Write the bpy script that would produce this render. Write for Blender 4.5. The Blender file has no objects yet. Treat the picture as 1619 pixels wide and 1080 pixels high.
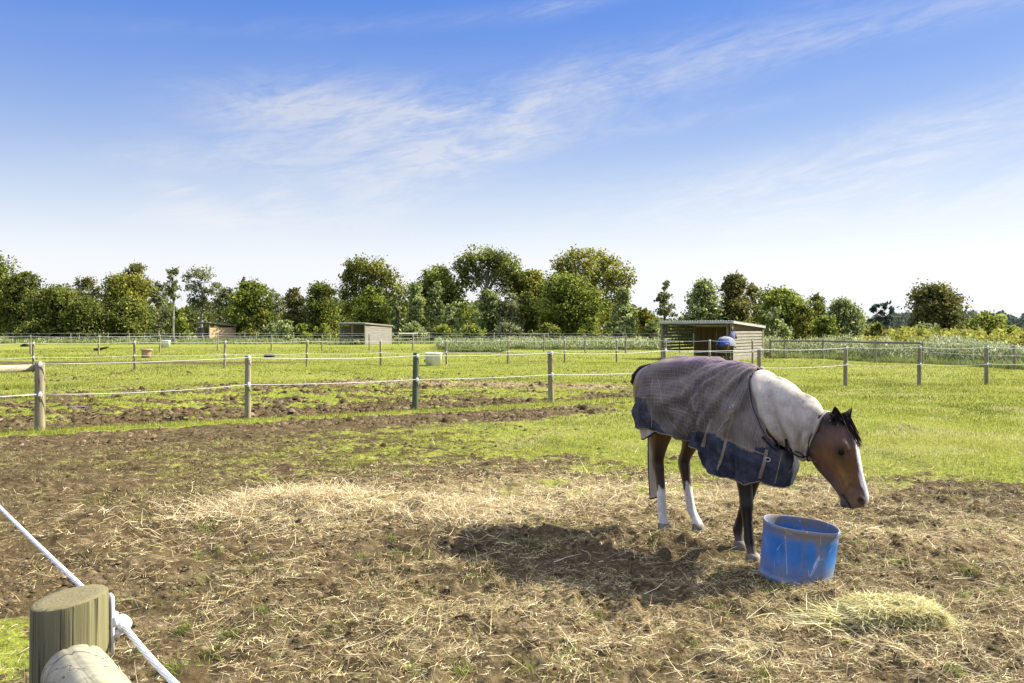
import bpy, bmesh, math, random
import numpy as np
from mathutils import Vector, Matrix
from mathutils.bvhtree import BVHTree

random.seed(7)
RNG = np.random.default_rng(11)
scene = bpy.context.scene
COL = scene.collection
PI = math.pi
R = math.radians

# ---------------------------------------------------------------- camera model (metres; the camera looks along +Y)
FPX, CX, HY, CAMH = 1300.0, 809.5, 519.0, 1.75
def at(px, py, Y):
    return Vector(((px - CX) / FPX * Y, Y, CAMH - (py - HY) / FPX * Y))
def gx(px, Y):
    return (px - CX) / FPX * Y
def gnd(px, py):
    Y = CAMH * FPX / (py - HY)
    return ((px - CX) / FPX * Y, Y)

cam_data = bpy.data.cameras.new("camera")
cam_data.sensor_width = 36.0
cam_data.lens = FPX / 1619.0 * 36.0
cam_data.shift_y = -(540.0 - HY) / 1619.0
cam_data.clip_start = 0.05
cam_data.clip_end = 8000.0
cam = bpy.data.objects.new("camera", cam_data)
cam.location = (0, 0, CAMH)
cam.rotation_euler = (R(90), 0, 0)
COL.objects.link(cam)
scene.camera = cam
scene.view_settings.view_transform = 'Standard'
scene.view_settings.look = 'None'
scene.view_settings.gamma = 1.0
scene.view_settings.exposure = 1.62
scene.cycles.max_bounces = 6
scene.cycles.transparent_max_bounces = 4

# ---------------------------------------------------------------- noise in numpy
def _hash(ix, iy, seed):
    h = (ix.astype(np.int64) * 374761393 + iy.astype(np.int64) * 668265263 + seed * 974634777) & 0xFFFFFFFF
    h = ((h ^ (h >> 13)) * 1274126177) & 0xFFFFFFFF
    h = (h ^ (h >> 16)) & 0xFFFFFFFF
    return h.astype(np.float64) / 4294967295.0
def vnoise(x, y, seed=0):
    x = np.asarray(x, float); y = np.asarray(y, float)
    ix = np.floor(x); iy = np.floor(y)
    fx = x - ix; fy = y - iy
    fx = fx * fx * (3 - 2 * fx); fy = fy * fy * (3 - 2 * fy)
    a = _hash(ix, iy, seed); b = _hash(ix + 1, iy, seed)
    c = _hash(ix, iy + 1, seed); d = _hash(ix + 1, iy + 1, seed)
    return (a * (1 - fx) + b * fx) * (1 - fy) + (c * (1 - fx) + d * fx) * fy
def fbm(x, y, seed=0, oct=4, rough=0.5):
    s = 0.0; a = 1.0; t = 0.0; f = 1.0
    for k in range(oct):
        s = s + a * vnoise(x * f + 17.3 * k, y * f - 9.1 * k, seed + k * 31)
        t += a; a *= rough; f *= 2.03
    return s / t
def sst(a, b, x):
    t = np.clip((x - a) / (b - a), 0, 1)
    return t * t * (3 - 2 * t)
def gauss(x, y, cx, cy, rx, ry, ang=0.0):
    c, s = math.cos(ang), math.sin(ang)
    dx = x - cx; dy = y - cy
    u = (dx * c + dy * s) / rx; v = (-dx * s + dy * c) / ry
    return np.exp(-(u * u + v * v))

# ---------------------------------------------------------------- mesh helpers
def mesh_np(name, V, Q, attrs=None, smooth=False):
    """mesh from arrays; Q is (M,k) with one k"""
    V = np.asarray(V, np.float32); Q = np.asarray(Q, np.int32)
    me = bpy.data.meshes.new(name)
    me.vertices.add(len(V)); me.vertices.foreach_set('co', V.ravel())
    k = Q.shape[1]
    me.loops.add(Q.size); me.loops.foreach_set('vertex_index', Q.ravel())
    me.polygons.add(len(Q)); me.polygons.foreach_set('loop_start', np.arange(0, Q.size, k, dtype=np.int32))
    if smooth:
        me.polygons.foreach_set('use_smooth', np.ones(len(Q), bool))
    for nm, arr in (attrs or {}).items():
        arr = np.asarray(arr, np.float32)
        if arr.ndim == 1:
            a = me.attributes.new(nm, 'FLOAT', 'POINT'); a.data.foreach_set('value', arr)
        else:
            if arr.shape[1] == 3:
                arr = np.concatenate([arr, np.ones((len(arr), 1), np.float32)], 1)
            a = me.attributes.new(nm, 'FLOAT_COLOR', 'POINT'); a.data.foreach_set('color', arr.ravel())
    me.update(calc_edges=True)
    return me

class MB:
    """collects shapes for one mesh"""
    def __init__(self): self.V = []; self.F = []
    def add(self, V, F):
        o = len(self.V); self.V += [tuple(v) for v in V]; self.F += [tuple(i + o for i in f) for f in F]; return self
    def box(self, lo, hi, M=None):
        x0, y0, z0 = lo; x1, y1, z1 = hi
        v = [(x0,y0,z0),(x1,y0,z0),(x1,y1,z0),(x0,y1,z0),(x0,y0,z1),(x1,y0,z1),(x1,y1,z1),(x0,y1,z1)]
        if M is not None: v = [tuple(M @ Vector(p)) for p in v]
        return self.add(v, [(0,3,2,1),(4,5,6,7),(0,1,5,4),(1,2,6,5),(2,3,7,6),(3,0,4,7)])
    def tube(self, pts, rad, n=8, caps=True, jit=0.0, flat=None):
        V, F = tube(pts, rad, n, caps, jit, flat); return self.add(V, F)
    def build(self, name, mat, parent=None, smooth=False, loc=None):
        me = bpy.data.meshes.new(name); me.from_pydata(self.V, [], self.F)
        if smooth: me.polygons.foreach_set('use_smooth', np.ones(len(me.polygons), bool))
        me.update()
        return link(name, me, mat, parent, loc)

def tube(pts, rad, n=8, caps=True, jit=0.0, flat=None):
    pts = [Vector(p) for p in pts]
    if not hasattr(rad, '__len__'): rad = [rad] * len(pts)
    V = []; F = []
    prev = None
    for i, p in enumerate(pts):
        t = (pts[min(i + 1, len(pts) - 1)] - pts[max(i - 1, 0)]).normalized()
        if prev is None:
            up = Vector((0, 0, 1)) if abs(t.z) < 0.9 else Vector((1, 0, 0))
            a = t.cross(up).normalized()
        else:
            a = (prev - t * prev.dot(t)).normalized()
        prev = a
        b = t.cross(a)
        for k in range(n):
            th = 2 * PI * k / n
            r = rad[i] * (1 + (random.uniform(-jit, jit) if jit else 0))
            V.append(tuple(p + a * (math.cos(th) * r) + b * (math.sin(th) * r * (flat or 1))))
    for i in range(len(pts) - 1):
        for k in range(n):
            F.append((i*n + k, i*n + (k+1) % n, (i+1)*n + (k+1) % n, (i+1)*n + k))
    if caps:
        F.append(tuple(range(n - 1, -1, -1))); F.append(tuple(range((len(pts)-1)*n, len(pts)*n)))
    return V, F

def loft(secs, n=20, p=2.0):
    """secs: (centre, u, v[, p]) rings centre + u*cos + v*sin, capped"""
    V = []; F = []
    for s in secs:
        c, u, v = Vector(s[0]), Vector(s[1]), Vector(s[2])
        q = s[3] if len(s) > 3 else p
        for k in range(n):
            th = 2 * PI * k / n
            cs, sn = math.cos(th), math.sin(th)
            cs = math.copysign(abs(cs) ** (2 / q), cs); sn = math.copysign(abs(sn) ** (2 / q), sn)
            V.append(tuple(c + u * cs + v * sn))
    m = len(secs)
    for i in range(m - 1):
        for k in range(n):
            F.append((i*n + k, i*n + (k+1) % n, (i+1)*n + (k+1) % n, (i+1)*n + k))
    F.append(tuple(range(n - 1, -1, -1))); F.append(tuple(range((m-1)*n, m*n)))
    return V, F

def cat(P, m):
    """Catmull-Rom through rows of P (k,...) giving m steps per span"""
    P = np.asarray(P, float)
    E = np.concatenate([[2*P[0]-P[1]], P, [2*P[-1]-P[-2]]])
    out = []
    for i in range(len(P) - 1):
        a, b, c, d = E[i], E[i+1], E[i+2], E[i+3]
        for j in range(m):
            t = j / m
            out.append(0.5 * (2*b + (c-a)*t + (2*a-5*b+4*c-d)*t*t + (3*b-a-3*c+d)*t**3))
    out.append(P[-1])
    return np.array(out)

def link(name, me, mat=None, parent=None, loc=None):
    o = bpy.data.objects.new(name, me)
    if mat is not None: me.materials.append(mat)
    COL.objects.link(o)
    if parent is not None: o.parent = parent
    if loc is not None: o.location = loc
    return o
def tag(o, label=None, cat=None, group=None, kind=None):
    if label: o['label'] = label
    if cat: o['category'] = cat
    if group: o['group'] = group
    if kind: o['kind'] = kind
    return o
def thing(name, label, cat, loc=(0,0,0), rz=0.0, group=None):
    o = bpy.data.objects.new(name, None); COL.objects.link(o)
    o.empty_display_size = 0.2
    o.location = loc; o.rotation_euler = (0, 0, rz)
    return tag(o, label, cat, group)
def children(o): return [c for c in bpy.data.objects if c.parent == o]
def copy_tree(o, parent=None):
    c = o.copy(); COL.objects.link(c)
    if parent is not None: c.parent = parent
    for ch in children(o): copy_tree(ch, c)
    return c

# ---------------------------------------------------------------- materials
class NT:
    def __init__(self, name):
        self.m = bpy.data.materials.new(name); self.m.use_nodes = True
        self.t = self.m.node_tree; self.n = self.t.nodes
        self.bsdf = next(x for x in self.n if x.type == 'BSDF_PRINCIPLED')
        self.out = next(x for x in self.n if x.type == 'OUTPUT_MATERIAL')
    def new(self, t, **kw):
        x = self.n.new(t)
        for k, v in kw.items(): setattr(x, k, v)
        return x
    def l(self, a, b): self.t.links.new(a, b)
    def set(self, sock, v):
        if hasattr(v, 'is_linked') or isinstance(v, bpy.types.NodeSocket): self.l(v, sock)
        else: sock.default_value = v
    def math(self, op, a, b=0.0, clamp=False, c=None):
        x = self.new('ShaderNodeMath', operation=op, use_clamp=clamp)
        self.set(x.inputs[0], a); self.set(x.inputs[1], b)
        if c is not None: self.set(x.inputs[2], c)
        return x.outputs[0]
    def mix(self, f, a, b, mode='MIX'):
        x = self.new('ShaderNodeMix', data_type='RGBA', blend_type=mode)
        self.set(x.inputs[0], f)
        for s, v in ((x.inputs[6], a), (x.inputs[7], b)):
            if isinstance(v, tuple) and len(v) == 3: v = v + (1,)
            self.set(s, v)
        return x.outputs[2]
    def noise(self, vec, scale, detail=4, rough=0.55, dist=0.0, out=0):
        x = self.new('ShaderNodeTexNoise'); x.inputs['Scale'].default_value = scale
        x.inputs['Detail'].default_value = detail; x.inputs['Roughness'].default_value = rough
        x.inputs['Distortion'].default_value = dist
        if vec is not None: self.l(vec, x.inputs['Vector'])
        return x.outputs[out]
    def obj(self): return self.new('ShaderNodeTexCoord').outputs['Object']
    def pos(self): return self.new('ShaderNodeNewGeometry').outputs['Position']
    def mapping(self, vec, scale=(1,1,1), loc=(0,0,0), rot=(0,0,0)):
        x = self.new('ShaderNodeMapping'); x.inputs['Scale'].default_value = scale
        x.inputs['Location'].default_value = loc; x.inputs['Rotation'].default_value = rot
        self.l(vec, x.inputs['Vector']); return x.outputs[0]
    def attr(self, nm, out='Fac'):
        x = self.new('ShaderNodeAttribute', attribute_name=nm); return x.outputs[out]
    def ramp(self, f, stops):
        x = self.new('ShaderNodeValToRGB'); e = x.color_ramp.elements
        while len(e) < len(stops): e.new(0.5)
        for i, (p, c) in enumerate(stops):
            e[i].position = p; e[i].color = tuple(c) + (1,) if len(c) == 3 else c
        self.l(f, x.inputs[0]); return x.outputs[0]
    def sstep(self, f, a, b):
        x = self.new('ShaderNodeMapRange', interpolation_type='SMOOTHSTEP')
        self.l(f, x.inputs[0]); x.inputs[1].default_value = a; x.inputs[2].default_value = b
        return x.outputs[0]
    def bump(self, h, strength=0.5, dist=0.02):
        x = self.new('ShaderNodeBump'); x.inputs['Strength'].default_value = strength
        x.inputs['Distance'].default_value = dist
        self.l(h, x.inputs['Height']); self.l(x.outputs[0], self.bsdf.inputs['Normal'])
    def col(self, c):
        if isinstance(c, tuple) and len(c) == 3: c = c + (1,)
        self.set(self.bsdf.inputs['Base Color'], c)
    def rough(self, v, spec=None):
        self.set(self.bsdf.inputs['Roughness'], v)
        if spec is not None: self.bsdf.inputs['Specular IOR Level'].default_value = spec
    def leafy(self, color, trans=0.35):
        """diffuse plus translucent for thin leaves and blades"""
        tr = self.new('ShaderNodeBsdfTranslucent'); self.set(tr.inputs[0], color)
        mx = self.new('ShaderNodeMixShader'); mx.inputs[0].default_value = trans
        self.l(self.bsdf.outputs[0], mx.inputs[1]); self.l(tr.outputs[0], mx.inputs[2])
        self.l(mx.outputs[0], self.out.inputs['Surface'])

M = {}
def simple(name, c, rough=0.7, spec=0.3, var=0.25, scale=8.0, bump=0.0):
    t = NT(name); v = t.obj()
    n = t.noise(v, scale, 5)
    lo = tuple(x * (1 - var) for x in c); hi = tuple(min(1, x * (1 + var)) for x in c)
    t.col(t.ramp(n, [(0.3, lo), (0.7, hi)])); t.rough(rough, spec)
    if bump: t.bump(n, bump, 0.01)
    M[name] = t.m; return t.m

def wood(name, c1, c2, stretch=(26, 26, 1.2), green=None, crack=True, bump=0.5):
    t = NT(name); v = t.obj()
    info = t.new('ShaderNodeObjectInfo').outputs['Random']
    off = t.new('ShaderNodeCombineXYZ'); t.l(t.math('MULTIPLY', info, 37.0), off.inputs[2]); t.l(t.math('MULTIPLY', info, 11.0), off.inputs[0])
    va = t.new('ShaderNodeVectorMath', operation='ADD'); t.l(v, va.inputs[0]); t.l(off.outputs[0], va.inputs[1]); v = va.outputs[0]
    g = t.noise(t.mapping(v, stretch), 1.0, 6, 0.65, 0.6)
    big = t.noise(v, 2.2, 3)
    c = t.ramp(g, [(0.28, c1), (0.5, tuple((a+b)/2 for a, b in zip(c1, c2))), (0.72, c2)])
    if green: c = t.mix(t.math('MULTIPLY', t.sstep(big, 0.45, 0.7), 0.75), c, green)
    c = t.mix(t.math('MULTIPLY', t.math('SUBTRACT', info, 0.5), 0.35), c, (0.06, 0.055, 0.045))
    if crack:
        cr = t.noise(t.mapping(v, tuple(s * 0.55 for s in stretch)), 1.0, 2, 0.5, 1.5)
        line = t.math('SUBTRACT', 1.0, t.sstep(t.math('ABSOLUTE', t.math('SUBTRACT', cr, 0.5)), 0.0, 0.018))
        c = t.mix(t.math('MULTIPLY', line, 0.7), c, (0.03, 0.025, 0.018))
        g = t.math('SUBTRACT', g, t.math('MULTIPLY', line, 0.6))
    t.col(c); t.rough(0.85, 0.2); t.bump(g, bump, 0.006)
    M[name] = t.m; return t.m

wood('post_wood', (0.13, 0.112, 0.066), (0.34, 0.295, 0.19), green=(0.16, 0.16, 0.075))
wood('post_green', (0.045, 0.065, 0.04), (0.10, 0.125, 0.075), green=(0.06, 0.09, 0.05))
wood('rail_wood', (0.17, 0.152, 0.10), (0.40, 0.365, 0.265), stretch=(1.2, 22, 22), green=(0.30, 0.30, 0.14))
wood('near_post_wood', (0.055, 0.050, 0.026), (0.235, 0.208, 0.118), stretch=(30, 30, 0.8), green=(0.15, 0.145, 0.062), bump=.9)
wood('dark_rail_wood', (0.06, 0.056, 0.046), (0.17, 0.16, 0.13), stretch=(2, 2, 30), crack=False)
wood('grey_board', (0.15, 0.138, 0.115), (0.36, 0.335, 0.285), stretch=(1.5, 1.5, 30), crack=False)
wood('pale_board', (0.17, 0.157, 0.125), (0.40, 0.37, 0.30), stretch=(1.5, 1.5, 30), crack=False)
wood('plywood', (0.10, 0.065, 0.03), (0.22, 0.15, 0.075), stretch=(12, 12, 0.6), crack=False)
wood('tan_board', (0.34, 0.24, 0.125), (0.55, 0.40, 0.23), stretch=(2, 2, 14), crack=False)
simple('rope_white', (0.62, 0.62, 0.59), 0.6, 0.3, 0.06, 60, 0.2)
simple('plastic_white', (0.66, 0.66, 0.65), 0.4, 0.4, 0.06, 20)
simple('tub_white', (0.66, 0.66, 0.63), 0.5, 0.4, 0.14, 5)
simple('drum_pink', (0.34, 0.22, 0.17), 0.7, 0.3, 0.25, 5)
simple('rubber', (0.03, 0.028, 0.027), 0.8, 0.3, 0.4, 8)
simple('iron_sheet', (0.52, 0.52, 0.49), 0.55, 0.4, 0.25, 3)
simple('wire', (0.02, 0.02, 0.02), 0.5, 0.4, 0.1, 9)
simple('bark', (0.11, 0.095, 0.075), 0.9, 0.15, 0.5, 3.0)
simple('bark_pale', (0.26, 0.235, 0.20), 0.9, 0.15, 0.4, 3.0)
simple('dead_wood', (0.05, 0.04, 0.03), 0.9, 0.15, 0.4, 5.0)

def leaf_mat(name, trans):
    t = NT(name); c = t.attr('col', 'Color')
    t.col(c); t.rough(0.7, 0.10); t.leafy(c, trans); M[name] = t.m
leaf_mat('leaves', 0.45)
leaf_mat('blades', 0.45)
t = NT('straw'); c = t.attr('col', 'Color'); t.col(c); t.rough(0.7, 0.10); t.leafy(c, 0.15); M['straw'] = t.m

# ---------------------------------------------------------------- light: one sun, Nishita sky with cirrus
SUN_AZ, SUN_EL = R(70), R(38)         # azimuth measured from +Y towards +X
sd = Vector((math.sin(SUN_AZ) * math.cos(SUN_EL), math.cos(SUN_AZ) * math.cos(SUN_EL), math.sin(SUN_EL)))
sun_data = bpy.data.lights.new("sun", 'SUN')
sun_data.energy = 4.7; sun_data.angle = R(0.53); sun_data.color = (1.0, 0.925, 0.76)
sun = bpy.data.objects.new("sun", sun_data); COL.objects.link(sun)
sun.rotation_euler = sd.to_track_quat('Z', 'Y').to_euler()
sun.location = (20, 10, 30)

world = bpy.data.worlds.new("World"); scene.world = world; world.use_nodes = True
w = NT.__new__(NT); w.t = world.node_tree; w.n = w.t.nodes
bg = next(x for x in w.n if x.type == 'BACKGROUND')
sky = w.new('ShaderNodeTexSky', sky_type='NISHITA')
sky.sun_disc = False; sky.sun_elevation = SUN_EL; sky.sun_rotation = SUN_AZ
sky.altitude = 50; sky.air_density = 1.0; sky.dust_density = 0.6; sky.ozone_density = 2.2
# a deep clear-day blue: widen the colour ratios of the sky model, keep its brightness pattern softer
sp = w.new('ShaderNodeSeparateColor'); w.l(sky.outputs[0], sp.inputs[0])
mxc = w.math('MAXIMUM', sp.outputs[2], 0.0001)
ratio = lambda s_, g_=2.15: w.math('POWER', w.math('DIVIDE', s_, mxc, clamp=True), g_)
cb = w.new('ShaderNodeCombineColor'); w.l(ratio(sp.outputs[0]), cb.inputs[0]); w.l(ratio(sp.outputs[1], 2.12), cb.inputs[1]); cb.inputs[2].default_value = 1.0
lum = w.math('MULTIPLY', w.math('POWER', mxc, 0.25), 3.09)
d = w.new('ShaderNodeTexCoord').outputs['Generated']
sep = w.new('ShaderNodeSeparateXYZ'); w.l(d, sep.inputs[0])
az = w.math('ARCTAN2', sep.outputs[0], sep.outputs[1])
el = w.math('ARCSINE', sep.outputs[2])
def band(px, py, hl, hw, ang, amp):
    a0 = math.atan((px - CX) / FPX); e0 = math.atan((HY - py) / FPX * math.cos(a0))
    ca, sa = math.cos(R(ang)), math.sin(R(ang))
    da = w.math('SUBTRACT', az, a0); de = w.math('SUBTRACT', el, e0)
    u = w.math('ADD', w.math('MULTIPLY', da, ca * FPX / hl), w.math('MULTIPLY', de, sa * FPX / hl))
    v = w.math('ADD', w.math('MULTIPLY', da, -sa * FPX / hw), w.math('MULTIPLY', de, ca * FPX / hw))
    r2 = w.math('ADD', w.math('MULTIPLY', u, u), w.math('MULTIPLY', v, v))
    return w.math('MULTIPLY', w.math('EXPONENT', w.math('MULTIPLY', r2, -1.0)), amp)
tot = None
for b in [(1020,115,300,42,9,0.72),(560,185,190,55,2,0.95),(650,262,190,34,15,0.8),(760,205,200,55,10,0.55),(390,252,140,22,2,0.6),
          (320,345,100,26,-6,1.0),(600,330,150,30,20,.4),(430,170,120,40,0,.5),(272,300,42,12,0,0.9),(440,330,30,40,55,0.5),(250,250,160,30,8,.35),(1380,335,460,40,5,0.8),(1480,205,300,40,11,0.6),(1250,290,300,30,6,.5),(1500,15,330,26,4,0.42),(890,8,70,14,10,0.45),(455,325,26,36,50,0.35),
          (700,330,500,40,4,0.25),(1060,195,260,14,7,0.3),(560,40,400,14,6,0.22)]:
    x = band(*b); tot = x if tot is None else w.math('ADD', tot, x)
cv = w.new('ShaderNodeCombineXYZ'); w.l(az, cv.inputs[0]); w.l(el, cv.inputs[1])
rot = w.mapping(cv.outputs[0], (1, 1, 1), rot=(0, 0, R(-11)))
n1 = w.noise(w.mapping(rot, (6, 20, 1)), 1.0, 9, 0.60, 1.8)
n2 = w.noise(w.mapping(rot, (20, 120, 1)), 1.0, 6, 0.62, 1.3)
n3 = w.noise(w.mapping(rot, (2.4, 6, 1)), 1.0, 4, 0.5, 0.5)
fib = w.math('ADD', w.math('MULTIPLY', n1, 0.75), w.math('MULTIPLY', n2, 0.4))
fib = w.sstep(fib, 0.30, 0.92)
cl = w.math('MULTIPLY', w.math('MULTIPLY', tot, fib), w.math('ADD', w.math('MULTIPLY', n3, 0.8), 0.5))
cl = w.math('MULTIPLY', cl, 0.95, clamp=True)
cl = w.math('MINIMUM', cl, 0.62)
# thin veil of haze low in the sky, whiter towards the horizon
ev = w.math('DIVIDE', w.math('MAXIMUM', el, 0.0), 0.235)
veil = w.math('MULTIPLY', w.math('EXPONENT', w.math('MULTIPLY', w.math('MULTIPLY', ev, ev), -1.0)), 0.84)
ek = w.math('DIVIDE', w.math('MAXIMUM', el, 0.0), 0.12)
veil = w.math('ADD', veil, w.math('MULTIPLY', w.math('EXPONENT', w.math('MULTIPLY', w.math('MULTIPLY', ek, ek), -1.0)), 0.32))
veil = w.math('MINIMUM', veil, 0.97)
# bright white veil added overhead, above the view, for stronger neutral fill light
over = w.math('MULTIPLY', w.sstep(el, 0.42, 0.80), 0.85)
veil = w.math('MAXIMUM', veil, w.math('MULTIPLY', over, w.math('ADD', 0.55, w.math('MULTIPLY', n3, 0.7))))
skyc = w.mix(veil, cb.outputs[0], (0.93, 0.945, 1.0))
skyc = w.mix(cl, skyc, (0.955, 0.962, 1.0))
lum = w.math('MULTIPLY', lum, w.math('ADD', w.math('ADD', 1.0, w.math('MULTIPLY', over, 2.8)), w.math('MULTIPLY', veil, 0.12)))  # overhead part boosted as unseen fill light
eh = w.math('DIVIDE', w.math('MAXIMUM', el, 0.0), 0.10)
lum = w.math('MULTIPLY', lum, w.math('ADD', 1.0, w.math('MULTIPLY', w.math('EXPONENT', w.math('MULTIPLY', w.math('MULTIPLY', eh, eh), -1.0)), 0.16)))
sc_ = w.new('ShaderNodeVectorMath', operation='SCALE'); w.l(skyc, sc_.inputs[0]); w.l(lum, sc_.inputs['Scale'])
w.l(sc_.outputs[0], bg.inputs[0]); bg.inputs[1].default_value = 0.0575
# ================================================================ ground
NEAR = [(-11.5, 12.0), (-8.06, 14.04), (-5.08, 15.8), (-2.11, 17.9), (0.93, 19.6), (3.95, 21.4), (6.99, 23.2), (10.1, 24.9), (12.38, 25.0), (14.6, 25.3), (17.2, 25.6)]
def fence_y(x):
    xs = [-60] + [p[0] for p in NEAR] + [60]; ys = [-16] + [p[1] for p in NEAR] + [27]
    return np.interp(x, xs, ys)
def masks(x, y):
    """grass, straw, dark churned soil, clod height at ground points"""
    n = fbm(x / 1.3, y / 1.3, 3, 4); nb = fbm(x / 4.0, y / 4.0, 9, 3); nf = fbm(x / 0.35, y / 0.35, 21, 3)
    fy = fence_y(x); df = fy - y
    near = df > 0
    # camera side of the fence
    base = np.interp(x, [-9, -6, -4, -1.5, 0.5, 2.0], [0.12, 0.30, 0.40, 0.54, 0.80, 1.0])
    edge = np.interp(x, [-8, -4, -2, 0, 1.5, 3, 5, 7], [8.6, 8.8, 9.6, 10.2, 10.0, 9.6, 8.9, 8.2])
    g = base * sst(edge - 3.2, edge + 2.0, y + (n - 0.5) * 6.5 + (nf - .5) * 3.5)
    track = sst(0.9, 1.3, df + (nf-.5)*.5) * (1 - sst(2.3, 3.6, df + (n-.5)*1.5)) * (1 - sst(0.0, 4.0, x))
    g = g * (1 - 0.93 * track)
    strip = sst(0.05, 0.22, df + (nf - .5) * .3) * (1 - sst(0.75, 1.0, df + (nf - .5) * .5))
    strip = strip * np.interp(x, [-20, -9, 3, 6], [1, 1, 1, 0.6])
    g = np.maximum(g, strip * 1.15)
    g = np.maximum(g, 1.3 * gauss(x, y, -3.1, 4.25, 0.65, 0.7))
    g = np.maximum(g, 0.55 * gauss(x, y, 4.3, 6.9, 1.2, 0.5) * (n > 0.45))
    # paddock beyond the fence
    d2 = -df
    mud = (1 - sst(1.2, 3.0, d2 + (n-.5)*3.0)) * np.interp(x, [-1, 2.5, 6], [1, 0.6, 0])
    churn = (1 - sst(9, 14, d2)) * (1 - sst(-4, 2.5, x))
    g2 = 1.0 - 0.85 * mud - 0.42 * churn - 0.12 * sst(.5, .65, nb)
    road = gauss(y - 41 - 0.06 * (x + 20), x * 0, 0, 0, 1.9, 1) * (1 - sst(-14, -8, x))
    hay2 = np.exp(-(((y - 25.6 + 0.22 * (x + 2)) + (n - .5) * 2.5) / 1.5) ** 2) * sst(-8.5, -4.5, x) * (1 - sst(2.5, 5.0, x))
    nh = fbm(x / 0.9, y / 0.6, 33, 3)
    g2 = g2 + churn * (2.4 * (nf - .5) + 1.8 * (nh - .5)) + 0.5 * (n - .5) + sst(60, 30, y) * .8 * (nh - .5)
    g2 = g2 * (1 - 0.9 * road) * (1 - 0.8 * hay2)
    g2 = g2 - 0.5 * np.exp(-((y - 39.5) / 0.5) ** 2) * sst(-9, -6, x) * (1 - sst(-4, -2, x))
    g = np.where(near, g, g2)
    # straw
    s = (0.95 * gauss(x, y, -1.62, 7.85, 1.2, 0.65) + 1.05 * gauss(x, y, 0.3, 9.0, 2.5, 1.5) + 0.62 * gauss(x, y, 0.6, 5.3, 2.3, 1.5)
         + 0.80 * gauss(x, y, 3.3, 6.7, 1.9, 0.9) + 0.9 * gauss(x, y, 2.9, 8.7, 1.8, 0.9) + 0.34 * gauss(x, y, -3.0, 6.7, 1.4, 0.6)
         + 0.6 * gauss(x, y, 5.0, 7.6, 1.6, 0.9) + 0.4 * gauss(x, y, 2.2, 4.6, 1.5, 0.6))
    dug = 1.25 * gauss(x, y, 0.55, 6.25, 1.5, 0.75) + .8 * gauss(x, y, 2.6, 6.3, .8, .35) + 0.9 * gauss(x, y, 1.75, 5.05, 0.55, 0.25) + 0.7 * gauss(x, y, 4.6, 8.4, 1.3, 0.6) + 0.5 * gauss(x, y, -0.4, 6.9, 0.7, 0.4)
    dug = np.clip(dug * np.clip(0.4 + 1.3 * (nf - 0.2), 0.2, 1.4), 0, 1.2)
    s = s * (0.45 + 1.1 * n) * (1 - 0.35 * np.clip(dug, 0, 1))
    s = np.where(near, s * (1 - sst(0.2, 1.2, strip)), hay2 * 1.3)
    s = np.clip(s, 0, 1.5); g = np.clip(g, 0, 1.3)
    g = np.where(near, g * (1 - 0.25 * np.clip(s, 0, 1)), g)
    amp = 0.020 + 0.032 * (1 - np.clip(g, 0, 1)) + 0.055 * np.clip(dug, 0, 1) + 0.02 * np.clip(s, 0, 1)
    amp = amp + np.where(near, 0, 0.065 * churn)
    return g, s, dug, amp
FLAT = [(1.79,6.17,.18),(1.80,6.55,.18),(1.306,7.14,.18),(1.61,7.08,.18),(2.02,5.85,.42),(-0.9,1.7,.3)]
def gz(x, y, fine=True):
    x = np.asarray(x, float); y = np.asarray(y, float)
    g, s, dug, amp = masks(x, y)
    r = np.hypot(x, y)
    z = 0.10 * (fbm(x / 5.0, y / 5.0, 41, 2) - 0.5) * np.clip(r / 14, 0, 1)
    z = z + 0.25 * (fbm(x / 22.0, y / 22.0, 43, 2) - 0.5) * np.clip((r - 25) / 40, 0, 1)
    c1 = fbm(x / 0.42, y / 0.42, 51, 2)
    c2 = vnoise(x / 0.13, y / 0.13, 57); c3 = vnoise(x / 0.055, y / 0.055, 61)
    lump = 1.1 * (c1 - .5) + 0.75 * np.abs(c2 - .5) * 2 - .35 + 0.60 * (c3 - .5)
    k = 1 / (1 + np.maximum(0, r - 18) / 30)
    near = 1.0
    for fx, fy_, fr in FLAT: near = near * (1 - 0.75 * np.exp(-((x-fx)**2 + (y-fy_)**2) / fr**2))
    z = z * near + amp * lump * k * near
    z = z + 0.10 * gauss(x, y, -1.55, 7.95, 1.0, 0.38) * (0.6 + .8 * c1) + 0.05 * gauss(x, y, 3.2, 6.7, .9, .35)
    return z

def axis(segs):
    out = []
    for a, b, d0, gr in segs:
        v = a
        while v < b:
            out.append(v); v += d0 + gr * (v - a)
    out.append(segs[-1][1]); return np.array(out)
xp = axis([(0.0, 8.0, 0.03, 0.0), (8.0, 3500.0, 0.03, 0.022)])
xs = np.concatenate([-xp[:0:-1], xp])
yneg = -axis([(0.0, 400.0, 0.25, 0.25)])[::-1]
ys = np.concatenate([yneg[:-1], axis([(0.0, 3.4, 0.12, 0.0), (3.4, 11.0, 0.024, 0.0), (11.0, 90.0, 0.024, 0.0062), (90.0, 4000.0, 0.5, 0.06)])])
GX, GY = np.meshgrid(xs, ys)
gxx, gyy = GX.ravel(), GY.ravel()
g_, s_, d_, a_ = masks(gxx, gyy)
zz = gz(gxx, gyy)
nx, ny = len(xs), len(ys)
idx = np.arange(nx * ny).reshape(ny, nx)
Q = np.stack([idx[:-1, :-1], idx[:-1, 1:], idx[1:, 1:], idx[1:, :-1]], -1).reshape(-1, 4)
t = NT('soil_and_turf')
v = t.pos()
g = t.attr('grass'); s = t.attr('straw'); dg = t.attr('dug')
nA = t.noise(v, 3.0, 6, 0.6); nB = t.noise(v, 17.0, 5, 0.65); nC = t.noise(v, 60.0, 4, 0.7); nD = t.noise(v, 0.35, 3)
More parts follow.
